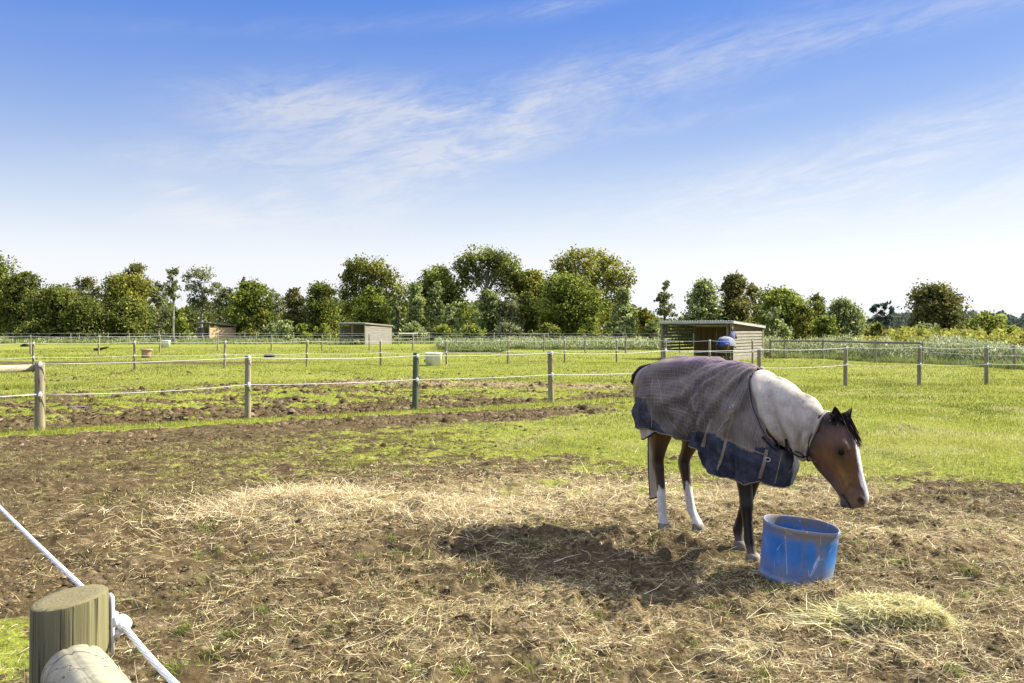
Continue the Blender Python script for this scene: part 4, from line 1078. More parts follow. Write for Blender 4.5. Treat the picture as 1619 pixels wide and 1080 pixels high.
# ---- rug: a tailored sheet over back, flanks and chest
ROWS = [
 [(-.55,0,1.48),(-.80,0,1.385),(-.90,0,1.24),(-.93,0,1.04),(-.90,0,.85)],
 [(-.52,0,1.485),(-.71,-.10,1.39),(-.80,-.11,1.24),(-.85,-.12,1.03),(-.82,-.12,.86)],
 [(-.48,0,1.495),(-.60,-.15,1.40),(-.69,-.19,1.23),(-.74,-.20,1.03),(-.71,-.20,.868)],
 [(-.40,0,1.507),(-.43,-.18,1.43),(-.50,-.265,1.23),(-.55,-.285,1.03),(-.53,-.28,.882)],
 [(-.25,0,1.508),(-.26,-.19,1.44),(-.28,-.29,1.23),(-.30,-.315,1.03),(-.30,-.295,.888)],
 [(-.07,0,1.500),(-.07,-.19,1.43),(-.07,-.30,1.20),(-.07,-.325,1.02),(-.07,-.30,.872)],
 [(.10,0,1.490),(.10,-.185,1.42),(.10,-.295,1.20),(.10,-.32,1.0),(.10,-.29,.832)],
 [(.22,0,1.482),(.22,-.175,1.41),(.22,-.285,1.20),(.22,-.31,.98),(.22,-.285,.80)],
 [(.27,0,1.478),(.265,-.17,1.40),(.26,-.28,1.19),(.255,-.31,.93),(.25,-.30,.672)],
 [(.42,0,1.460),(.42,-.15,1.38),(.42,-.26,1.18),(.43,-.295,.92),(.42,-.285,.635)],
 [(.52,0,1.440),(.51,-.09,1.395),(.48,-.238,1.17),(.50,-.285,.91),(.50,-.275,.622)],
 [(.555,-.11,1.366),(.55,-.18,1.27),(.54,-.238,1.13),(.56,-.268,.90),(.56,-.26,.612)],
 [(.65,-.17,1.18),(.64,-.198,1.08),(.63,-.225,.98),(.635,-.24,.82),(.63,-.222,.60)],
 [(.71,-.155,1.03),(.71,-.178,.95),(.71,-.185,.87),(.715,-.185,.77),(.70,-.165,.63)],
 [(.765,-.11,.91),(.77,-.125,.86),(.778,-.125,.79),(.78,-.12,.72),(.765,-.11,.602)],
 [(.805,-.04,.86),(.818,-.045,.81),(.825,-.045,.76),(.825,-.04,.70),(.80,-.035,.588)],
 [(.81,0,.855),(.822,0,.81),(.832,0,.76),(.828,0,.69),(.805,0,.59)]]
MS, MT = 12, 16
def rug_grid(rows, ms=MS, mt=MT):
    rows = np.array(rows)                                   # (r,5,3)
    G = cat(rows.reshape(len(rows), -1), ms).reshape(-1, 5, 3)
    return np.stack([cat(g_, mt) for g_ in G])              # (S,T,3)
GR = rug_grid(ROWS)
GL = GR[::-1].copy(); GL[:, :, 1] *= -1
G = np.concatenate([GR, GL[1:]], 0)                         # rear centre -> chest -> rear centre
S_, T_ = G.shape[:2]
def gnorm(G):
    a = np.gradient(G, axis=0); b = np.gradient(G, axis=1); nn = np.cross(a, b); nn /= np.linalg.norm(nn, axis=2, keepdims=True) + 1e-9
    cen = np.array([0, 0, 1.1]); flip = np.sign(((G - cen) * nn).sum(2, keepdims=True)); flip[flip == 0] = 1
    return nn * flip
NN = gnorm(G)
tt_ = np.linspace(0, 1, T_)[None, :] * np.ones((S_, 1)); 
sg = np.concatenate([np.linspace(0, 1, len(GR)), np.linspace(1, 0, len(GL))[1:]])[:, None] * np.ones((1, T_))
px_, py_, pz_ = G[:, :, 0], G[:, :, 1], G[:, :, 2]
th = np.arctan2(1.62 - pz_, .62 - px_)                       # folds radiate from the withers
rr_ = np.hypot(1.62 - pz_, .62 - px_)
wob = fbm(px_ * 3 + 5, pz_ * 3 + py_, 5, 3)
fold = np.sin(th * 21 + wob * 7) * .5 + np.sin(th * 37 + wob * 9 + 1) * .3
fw = sst(.10, .35, rr_) * (1 - sst(.85, 1.4, rr_)) * sst(.02, .10, tt_)
dis = .030 * fold * fw
dis += .030 * (fbm(px_ * 5 + py_ * 3, pz_ * 3.5, 15, 3) - .5) + .010 * np.sin(px_ * 17 + pz_ * 23 + wob * 8) * sst(.25, .6, tt_)
flare = sst(.62, 1.0, tt_)
dis += flare * (.014 * np.sin(px_ * 26 + wob * 6) + .010 * np.sin(sg * 120))
dis *= 1 - .9 * sst(.80, .93, sg)
dis += .014
dis *= sst(0, .03, tt_) * .7 + .3
G = G + NN * dis[:, :, None]
# slit between front flap and chest piece
du = np.linalg.norm(np.diff(G, axis=0), axis=2); su = np.concatenate([np.zeros((1, T_)), np.cumsum(du, 0)])
dv = np.linalg.norm(np.diff(G, axis=1), axis=2); sv = np.concatenate([np.zeros((S_, 1)), np.cumsum(dv, 1)], 1)
# region map in side view (x, z)
X_, Z_ = G[:, :, 0], G[:, :, 2]
def below(xs_, zs_): return Z_ < np.interp(X_, xs_, zs_)
rear_navy = (Z_ < 1.145 + .0 * X_) & (X_ < np.interp(Z_, [.85, .92, 1.0, 1.08, 1.15], [-.10, -.24, -.36, -.43, -.455]))
mid = below([-.46, -.30, -.12, .02, .10], [1.13, 1.105, 1.05, .98, .80]) & (X_ > -.46) & (X_ < .12) & ~rear_navy
front_navy = below([.05, .12, .25, .40, .50, .60, .70, .80], [.86, .93, .955, .945, .905, .87, .835, .9]) & (X_ > .06)
chest = (X_ > .70) & (Z_ < .88)
reg = np.zeros((S_, T_)); reg[mid] = .5; reg[rear_navy | front_navy | chest] = 1.0
t = NT('rug_cloth'); uv = t.attr('ruv', 'Vector'); sx = t.new('ShaderNodeSeparateXYZ'); t.l(uv, sx.inputs[0]); v = t.obj()
u_, v_, top_ = sx.outputs
nb1 = t.noise(v, 3.2, 5, .6); nb2 = t.noise(v, 14, 5, .7); nb3 = t.noise(v, 130, 3, .7)
def lines(s, per, w0, sharp): 
    f = t.math('ABSOLUTE', t.math('SUBTRACT', t.math('FRACT', t.math('DIVIDE', s, per)), .5))
    return t.math('SUBTRACT', 1.0, t.sstep(f, w0, w0 + sharp))
l1 = t.math('MAXIMUM', lines(u_, .033, .035, .05), lines(v_, .033, .035, .05))
l2 = t.math('MAXIMUM', lines(t.math('ADD', u_, .011), .066, .03, .03), lines(t.math('ADD', v_, .011), .066, .03, .03))
base = t.mix(t.sstep(nb1, .40, .60), (.152, .126, .098), (.078, .065, .060))
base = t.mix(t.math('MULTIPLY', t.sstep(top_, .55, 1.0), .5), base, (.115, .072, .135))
base = t.mix(t.math('MULTIPLY', l1, .38), base, (.31, .27, .23))
base = t.mix(t.math('MULTIPLY', l2, .40), base, (.075, .042, .10))
navy = t.mix(t.sstep(nb2, .35, .7), (.024, .029, .042), (.056, .060, .074))
midc = t.mix(t.sstep(nb2, .35, .7), (.085, .077, .070), (.135, .120, .104))
reg_ = t.math('ADD', t.attr('reg'), t.math('MULTIPLY', t.math('SUBTRACT', nb2, .5), .35))
c = t.mix(t.sstep(reg_, .15, .35), base, midc); c = t.mix(t.sstep(reg_, .65, .85), c, navy)
dust = t.math('MULTIPLY', t.sstep(t.math('ADD', t.math('MULTIPLY', nb1, .6), t.math('MULTIPLY', nb2, .4)), .46, .70), .5)
dust = t.math('MULTIPLY', dust, t.math('SUBTRACT', 1.0, t.math('MULTIPLY', t.sstep(reg_, .65, .85), .45)))
c = t.mix(dust, c, (.17, .14, .11))
t.col(c); t.rough(.9, .08); t.bump(t.math('ADD', t.math('MULTIPLY', nb3, .5), nb2), .35, .004)
M['rug_cloth'] = t.m
idx = np.arange(S_ * T_).reshape(S_, T_)
Q = np.stack([idx[:-1, :-1], idx[1:, :-1], idx[1:, 1:], idx[:-1, 1:]], -1).reshape(-1, 4)
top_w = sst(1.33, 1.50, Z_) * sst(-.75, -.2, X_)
rug_me = mesh_np('rug', G.reshape(-1, 3), Q, {'ruv': np.stack([su[:, T_//2][:, None] * np.ones((1, T_)), sv, top_w], 2).reshape(-1, 3), 'reg': reg.ravel()}, True)
rug = link('rug', rug_me, M['rug_cloth'], horse)
sm = rug.modifiers.new('thickness', 'SOLIDIFY'); sm.thickness = .006; sm.offset = 0
# beige binding along hem, rear and neck edges and the panel seams
def line_tube(path, r_, name, mat, parent, lift=.004):
    return MB().tube([Vector(p) for p in path], r_, 6).build(name, M[mat], parent, True)
b_ = MB(); b_.tube([Vector(p) for p in G[::2, -1]], .006, 6); b_.build('binding', M['strap_tan'], rug, True)
i0 = 10 * MS + 6
edge = G[i0:S_-i0, 0] + NN[i0:S_-i0, 0] * .004
MB().tube([Vector(p) for p in edge[::2]], .0055, 6).build('neck_edge', M['navy_trim'], rug, True)
# ribbons laid on the rug, found by casting from points just outside its right flank
bvh = BVHTree.FromPolygons([tuple(p) for p in G.reshape(-1, 3)], [tuple(f) for f in Q.tolist()])
MW = Matrix.Translation(HO) @ Matrix.Rotation(HROT, 4, 'Z'); MWi = MW.inverted()
def on_rug(px, py, tree=None):
    o = MWi @ Vector((0, 0, CAMH)); d_ = (MWi.to_3x3() @ (at(px, py, 1.0) - Vector((0, 0, CAMH)))).normalized()
    h = (tree or bvh).ray_cast(o, d_)
    return (h[0], h[1] if h[1].dot(d_) < 0 else -h[1]) if h[0] else None
def ribbon(pix, wd_, name, mat, parent, lift=.006, tree=None, m=14):
    pix = cat(np.array(pix, float), m) if len(pix) > 2 else np.array([np.array(pix[0]) + (np.array(pix[1]) - np.array(pix[0])) * k / m for k in range(m + 1)])
    hits = [h for h in (on_rug(*p, tree) for p in pix) if h]
    if len(hits) < 3: return None
    V, F = [], []
    for i, (p, n_) in enumerate(hits):
        tg_ = (hits[min(i+1, len(hits)-1)][0] - hits[max(i-1, 0)][0]).normalized(); s_ = tg_.cross(n_).normalized()
        for sd_, hh in ((-1, 0), (-1, 1), (1, 1), (1, 0)): V.append(tuple(p + s_ * (wd_/2*sd_) + n_ * (lift * hh + .001)))
    for i in range(len(hits) - 1):
        for k in range(4): F.append((i*4+k, i*4+(k+1) % 4, (i+1)*4+(k+1) % 4, (i+1)*4+k))
    F += [(3, 2, 1, 0), tuple(range(len(V)-4, len(V)))]
    return MB().add(V, F).build(name, M[mat], parent)
ribbon([(1125, 662), (1118, 684), (1111, 707)], .028, 'strap', 'strap_tan', rug)
ribbon([(1160.5, 643), (1154, 672), (1145, 708), (1135, 743)], .020, 'strap', 'strap_tan', rug)
ribbon([(1160, 644), (1149, 664), (1136, 683)], .020, 'strap', 'strap_tan', rug)
st3 = ribbon([(1212, 711), (1208, 732), (1201, 756)], .024, 'strap', 'strap_tan', rug)
for seam in ([(1014, 629), (1030, 629), (1046, 630)], [(1038, 592), (1043, 610), (1048, 640), (1058, 664), (1081, 688)], [(1060, 646), (1080, 651), (1098, 659), (1104, 672)], [(1136, 689), (1165, 702), (1190, 712), (1211, 719)],
             [(1032, 596), (1030, 630), (1031, 676)], [(1075, 600), (1090, 620), (1098, 650)], [(1236, 716), (1230, 742), (1225, 764)]):
    ribbon(seam, .007, 'seam', 'strap_tan', rug, .003)
hb_ = on_rug(1213, 727)
if hb_: 
    p, n_ = hb_; a_ = n_.cross(Vector((0,0,1))).normalized(); b2 = n_.cross(a_)
    MB().tube([p + n_*.012 + a_*(.020*math.cos(q_)) + b2*(.014*math.sin(q_)) for q_ in np.linspace(0, 2*PI, 17)], .004, 6).build('buckle', M['buckle'], rug, True)
hb_ = on_rug(1158, 644)
if hb_:
    p, n_ = hb_; a_ = n_.cross(Vector((0,0,1))).normalized(); b2 = n_.cross(a_)
    MB().tube([p + n_*.010 + a_*(.018*math.cos(q_)) + b2*(.014*math.sin(q_)) for q_ in np.linspace(0, 2*PI, 17)], .0035, 6).build('buckle', M['buckle'], rug, True)

# ---- hood over the neck
t = NT('hood_cloth'); v = t.obj(); uv = t.attr('ruv', 'Vector'); sx = t.new('ShaderNodeSeparateXYZ'); t.l(uv, sx.inputs[0])
n1_ = t.noise(v, 9, 6, .7); n2_ = t.noise(v, 45, 4, .75)
c = t.mix(t.sstep(n1_, .40, .72), (.42, .37, .30), (.27, .23, .18))
def lines2(s, per): 
    f = t.math('ABSOLUTE', t.math('SUBTRACT', t.math('FRACT', t.math('DIVIDE', s, per)), .5)); return t.math('SUBTRACT', 1.0, t.sstep(f, .08, .2))
c = t.mix(t.math('MULTIPLY', t.math('MAXIMUM', lines2(sx.outputs[0], .014), lines2(sx.outputs[1], .014)), .30), c, (.26, .24, .23))
c = t.mix(t.math('MULTIPLY', t.sstep(n2_, .56, .70), t.math('MULTIPLY', t.sstep(n1_, .45, .6), .8)), c, (.10, .08, .062))
t.col(c); t.rough(.9, .15); t.bump(t.math('ADD', n2_, n1_), .3, .004); M['hood_cloth'] = t.m
HN = [((.52,0,1.15),(-.05,0,.275),(0,.168,0)), ((.60,.01,1.15),(-.095,0,.262),(0,.168,0)), ((.735,.03,1.14),(-.070,-.01,.242),(-.02,.156,0)), ((.91,.075,1.04),(.01,-.01,.222),(-.03,.122,0)), ((1.0,.112,.982),(.058,0,.166),(-.035,.102,0)), ((1.018,.12,.972),(.068,0,.158),(-.035,.100,0))]
HC = cat(np.array([np.concatenate(h) for h in HN]), 14); n_ = 96
Vh = np.zeros((len(HC), n_, 3)); th_ = np.linspace(0, 2*PI, n_, endpoint=False)
for i, h in enumerate(HC):
    c0, u0, v0 = h[:3], h[3:6], h[6:9]
    Vh[i] = c0 + np.cos(th_)[:, None] * u0 + np.sin(th_)[:, None] * v0
ii = np.linspace(0, 1, len(HC))[:, None] * np.ones((1, n_)); tw = th_[None] * np.ones((len(HC), 1))
rad = Vh - HC[:, None, :3]; rad /= np.linalg.norm(rad, axis=2, keepdims=True)
wr = .022 * np.sin(ii * 34 + 2.2 * np.cos(tw) + 3 * fbm(ii * 4, tw, 3, 2)) * sst(.1, .3, ii) * (.4 + .6 * np.abs(np.sin(tw))) + .012 * (fbm(ii * 7, tw * 1.5, 9, 3) - .5)
wr += .009 * np.sin(ii * 60 + 5 * np.sin(tw * 2)) * np.clip(-np.cos(tw) + .4, 0, 1)
Vh = Vh + rad * (wr + .018)[:, :, None]
idx = np.arange(len(HC) * n_).reshape(len(HC), n_)
Qh = np.stack([idx[:-1], np.roll(idx, -1, 1)[:-1], np.roll(idx, -1, 1)[1:], idx[1:]], -1).reshape(-1, 4)
zq = Vh.reshape(-1, 3)[Qh]; Qh = Qh[~((zq[:, :, 2].max(1) < .868) & (zq[:, :, 0].mean(1) < .885))]
arc = np.linspace(0, .62, len(HC))[:, None] * np.ones((1, n_))
hood = link('hood', mesh_np('hood', Vh.reshape(-1, 3), Qh, {'ruv': np.stack([arc, tw * .2, tw * 0], 2).reshape(-1, 3)}, True), M['hood_cloth'], horse)
sm = hood.modifiers.new('thickness', 'SOLIDIFY'); sm.thickness = .005; sm.offset = 0
MB().tube([Vector(p) for p in np.concatenate([Vh[-1], Vh[-1, :1]])], .006, 6).build('hood_edge', M['navy_trim'], hood, True)
hb = BVHTree.FromPolygons([tuple(p) for p in Vh.reshape(-1, 3)], [tuple(f) for f in Qh.tolist()])
both = BVHTree.FromPolygons([tuple(p) for p in G.reshape(-1, 3)] + [tuple(p) for p in Vh.reshape(-1, 3)], [tuple(f) for f in Q.tolist()] + [tuple(i + S_*T_ for i in f) for f in Qh.tolist()])
for pth in ([(1205, 690), (1213, 700), (1222, 708), (1232, 709)], [(1221, 689), (1226, 698), (1229, 706), (1236, 706), (1242, 712)], [(1242, 694), (1243, 704), (1244, 711), (1236, 708), (1226, 712)]):
    ribbon(pth, .016, 'tie', 'strap_black', hood, .012, both)
# cord from the chest tie round under the throat
def loc(px, py, y):
    k = (px - CX) / FPX; c_, s_ = math.cos(HROT), math.sin(HROT)
    Amat = np.array([[c_, -k], [s_, -1.0]]); bb = -np.array([HO.x - s_ * y, HO.y + c_ * y])
    X, Y = np.linalg.solve(Amat, bb); return Vector((X, y, CAMH - (py - HY) / FPX * Y))
MB().tube([loc(1243, 709, -.06), loc(1252, 716, -.05), loc(1262, 722, -.03), loc(1270, 723, .0), loc(1278, 720, .03), loc(1284, 716, .03)], .006, 6).build('throat_cord', M['strap_black'], hood, True)
MB().tube([loc(1243, 706, -.06), loc(1254, 712, -.04), loc(1266, 717, -.02), loc(1271, 722, .0)], .005, 6).build('throat_cord', M['strap_black'], hood, True)

# ---- tail: dock lifted clear of the rug, hair tied in a pale bag below the rump
tl = MB(); tl.tube([(-.78, 0, 1.40), (-.93, .0, 1.365), (-1.01, .0, 1.30), (-1.03, 0, 1.245), (-1.0, 0, 1.20)], [.035, .04, .044, .04, .015], 12, True, .05)
tail = tl.build('tail', M['black_hair'], horse, True)
P0 = [loc(1025, 690, -.02), loc(1025.5, 740, -.02), loc(1028, 789, -.02)]; P1 = [loc(1037, 690, -.02), loc(1041, 740, -.02), loc(1039, 786, -.02)]
V, F = [], []
ts = np.linspace(0, 1, 12)
A0 = cat(np.array(P0), 6); A1 = cat(np.array(P1), 6); wcol = 7
front, back = [], []
for i in range(len(A0)):
    for k in range(wcol):
        f_ = k / (wcol - 1); p = A0[i] * (1 - f_) + A1[i] * f_; bul = .022 * math.sin(PI * f_)
        nv = np.array([-.85, -.5, 0]); front.append(p + nv * bul); back.append(p - nv * bul)
nn_ = len(A0)
V = front + back; o = nn_ * wcol
for i in range(nn_ - 1):
    for k in range(wcol - 1):
        F.append((i*wcol+k, i*wcol+k+1, (i+1)*wcol+k+1, (i+1)*wcol+k)); F.append((o+(i+1)*wcol+k, o+(i+1)*wcol+k+1, o+i*wcol+k+1, o+i*wcol+k))
tb = MB().add(V, F).build('tail_bag', M['tail_bag_cloth'], tail, True)
MB().tube([Vector(p) for p in list(A0) + [A1[-1]]], .008, 6).build('trim', M['navy_trim'], tail, True)
# pale under-rug showing below the rump and leg strap
V, F = [], []
UR = [(-.86,-.02,.90),(-.80,-.12,.90),(-.69,-.19,.91),(-.53,-.262,.92),(-.40,-.275,.92),(-.30,-.272,.92)]
UB = [(-.83,-.02,.765),(-.77,-.12,.76),(-.66,-.185,.77),(-.52,-.25,.81),(-.40,-.265,.865),(-.30,-.268,.90)]
ua, ub = cat(np.array(UR), 5), cat(np.array(UB), 5)
for i in range(len(ua)): V += [tuple(ua[i]), tuple((ua[i]+ub[i])/2 + np.array([0,-.008*math.sin(i*1.3),0])), tuple(ub[i])]
for i in range(len(ua)-1):
    for k in range(2): F.append((i*3+k, (i+1)*3+k, (i+1)*3+k+1, i*3+k+1))
ur = MB().add(V, F).build('under_rug', M['lining_cloth'], horse, True)
MB().tube([Vector(p) for p in ub], .006, 6).build('trim', M['navy_trim'], ur, True)
MB().tube([loc(1058, 682, -.1), loc(1055, 690, -.1), loc(1053, 700, -.09), loc(1050, 703, -.05)], .011, 6).build('leg_strap', M['strap_black'], horse, True)
MB().tube([loc(1072, 686, .0), loc(1074, 693, .03), loc(1080, 697, .06)], .009, 6).build('leg_strap', M['strap_black'], horse, True)

# ---- second horse standing beyond the fence, seen from behind
h2x, h2y = gx(1149, 42.9), 42.9
horse2 = thing('horse', 'horse with bright blue rump panel seen from behind, in front of the open shelter', 'horse', (h2x, h2y, g1(h2x, h2y)), R(48))
S2 = .86
VV, FF = [], []
def legs2(x, y, hind): 
    base_ = HR_ if hind else FR_; ox = -.49 if hind else .55; oy = -.11
    return [((p[0]-ox)*S2 + x, (p[1]-oy)*S2*(1 if y < 0 else -1) + y, p[2]*S2, p[3]*S2*(1.15 + .35*hind), p[4]*S2*(1.2 + .5*hind)) for p in base_]
for (x, y, hd) in ((-.38,-.12,1),(-.30,.12,1),(.42,-.10,0),(.36,.10,0)): acc(leg_secs(legs2(x, y, hd), 10))
acc(loft([((x*S2, 0, z*S2), (0, 0, hh*S2), (0, hw*S2*.92, 0)) for x, z, hh, hw in TORSO], 18))
N2 = [((.42,0,1.00),(-.15,0,.20),(0,.15,0)), ((.60,0,1.26),(-.15,0,.11),(0,.125,0)), ((.70,0,1.54),(-.12,0,.06),(0,.10,0))]
acc(loft(N2, 16))
acc(loft([((.64,0,1.63),(.04,0,.06),(0,.08,0)), ((.78,0,1.52),(.05,0,.10),(0,.09,0)), ((.92,0,1.38),(.04,0,.08),(0,.065,0)), ((1.06,0,1.24),(.035,0,.06),(0,.055,0)), ((1.10,0,1.20),(.01,0,.02),(0,.02,0))], 14))
me2 = solidify_mesh(VV, FF, 'horse_coat', .018, 2)
P2 = get_co(me2); C2 = np.tile([.048, .020, .009], (len(P2), 1)); C2[P2[:, 2] < .45] = [.015, .011, .01]
set_col(me2, C2); link('body', me2, M['horse_coat'], horse2)
R2 = np.array(ROWS) * S2; 
G2 = rug_grid(ROWS, 5, 6); G2 = np.concatenate([G2, (G2[::-1] * [1, -1, 1])[1:]], 0) * [S2*1.03, S2*1.1, S2]; NN2 = gnorm(G2); G2 = G2 + NN2 * (.035 + .01 * fbm(G2[:, :, 0]*6, G2[:, :, 2]*6, 3, 2))[:, :, None]
idx = np.arange(G2.shape[0] * G2.shape[1]).reshape(G2.shape[:2])
Q2 = np.stack([idx[:-1, :-1], idx[1:, :-1], idx[1:, 1:], idx[:-1, 1:]], -1).reshape(-1, 4)
def is_blue(c_): return (c_[:, 0] < -.28) & (c_[:, 2] < 1.23)
cen = G2.reshape(-1, 3)[Q2].mean(1)
t = NT('check_cloth'); v = t.obj(); ch = t.new('ShaderNodeTexChecker'); ch.inputs['Scale'].default_value = 22; t.l(v, ch.inputs[0]); ch.inputs[1].default_value = (.23,.23,.245,1); ch.inputs[2].default_value = (.10,.105,.135,1)
t.col(ch.outputs[0]); t.rough(.85, .2); M['check_cloth'] = t.m
simple('hood_grey', (.085, .095, .17), .85, .1, .25, 9)
simple('blue_cloth', (.030, .062, .215), .8, .2, .2, 6)
def sub(me_name, V, Qs, mat, par):
    u_, inv = np.unique(Qs.ravel(), return_inverse=True); return link(me_name, mesh_np(me_name, V[u_], inv.reshape(Qs.shape), None, True), mat, par)
kk_ = cen[:, 2] > .86 - .10 * np.clip((cen[:, 0] + .5) * 1.2, 0, 1.2) + .03 * np.sin(cen[:, 1] * 14); Q2 = Q2[kk_]; cen = cen[kk_]
kb = is_blue(cen)
r2 = sub('rug', G2.reshape(-1, 3), Q2[~kb], M['check_cloth'], horse2); rb = sub('rump_panel', G2.reshape(-1, 3), Q2[kb], M['blue_cloth'], r2)
MB().add(*loft([((.40,0,1.01),(-.17,0,.22),(0,.175,0)), ((.60,0,1.26),(-.165,0,.125),(0,.145,0)), ((.69,0,1.53),(-.14,0,.075),(0,.12,0))], 18)).build('hood', M['hood_grey'], horse2, True)
for s_ in (-1, 1):
    MB().add(*loft([((.65,.06*s_,1.65),(.036,0,0),(0,.036,0)), ((.65,.07*s_,1.74),(.032,0,0),(0,.030,0)), ((.66,.075*s_,1.83),(.004,0,0),(0,.004,0))], 10)).build('ear', M['ear'], horse2, True)
MB().tube([(-.72,0,1.10),(-.79,0,.98),(-.78,0,.7),(-.76,0,.42)], [.05,.075,.08,.04], 10, True, .1).build('tail', M['black_hair'], horse2, True)
# ================================================================ trees and bushes beyond the paddocks
PAL = {
 'dark':  ((0.029, 0.041, 0.010), (0.132, 0.152, 0.031), (0.338, 0.352, 0.071)),
 'olive': ((0.038, 0.048, 0.010), (0.181, 0.189, 0.031), (0.446, 0.416, 0.071)),
 'green': ((0.033, 0.051, 0.011), (0.165, 0.200, 0.033), (0.431, 0.453, 0.081)),
 'light': ((0.046, 0.065, 0.022), (0.212, 0.254, 0.087), (0.528, 0.567, 0.238)),
 'yellow':((0.041, 0.050, 0.008), (0.187, 0.195, 0.027), (0.451, 0.425, 0.069)),
 'brown': ((0.036, 0.040, 0.012), (0.138, 0.140, 0.038), (0.335, 0.293, 0.087)),
 'gum':   ((0.042, 0.051, 0.024), (0.171, 0.185, 0.084), (0.396, 0.397, 0.187)),
 'far':   ((0.030, 0.044, 0.038), (0.060, 0.078, 0.066), (0.090, 0.110, 0.090)),  # bluish haze of distance put into the leaf colour
 'reed':  ((0.110, 0.122, 0.024), (0.270, 0.272, 0.048), (0.430, 0.395, 0.096)),
}
def leaf_cloud(P, size, pal, tt, upb=.25, droop=0.0):
    n = len(P)
    d1 = RNG.normal(0, 1, (n, 3)); d1[:, 2] -= droop; d1 /= np.linalg.norm(d1, axis=1, keepdims=True)
    d2 = RNG.normal(0, 1, (n, 3)); d2 -= d1 * (d1 * d2).sum(1, keepdims=True); d2 /= np.linalg.norm(d2, axis=1, keepdims=True)
    a = d1 * (size * .62)[:, None]; b = d2 * (size * .34)[:, None]
    V = np.stack([P - a, P + b, P + a, P - b], 1).reshape(-1, 3)
    Q = np.arange(4 * n).reshape(n, 4)
    return V, Q, np.repeat(ramp3(np.clip(tt, 0, 1), *pal), 4, 0)
def crown_shape(kind, f):
    """relative half width at relative crown height f"""
    if kind == 'cone': return np.maximum(.22, (1 - f) ** .6 * (0.7 + .3 * np.minimum(1, f / .15)))
    if kind == 'umbrella': return np.sqrt(np.clip(1 - (np.maximum(f - .55, -.55) / (.45 if True else 1)) ** 2, .12, 1)) * np.where(f < .55, .45 + .55 * f / .55, 1)
    if kind == 'column': return .85 * np.sqrt(np.clip(1 - np.abs(2 * f - 1) ** 3, .05, 1))
    if kind == 'bush': return np.sqrt(np.clip(1 - np.maximum(0, f) ** 2.2, .05, 1))
    return np.sqrt(np.clip(1 - (2 * f - .95) ** 2 / 1.15, .06, 1))
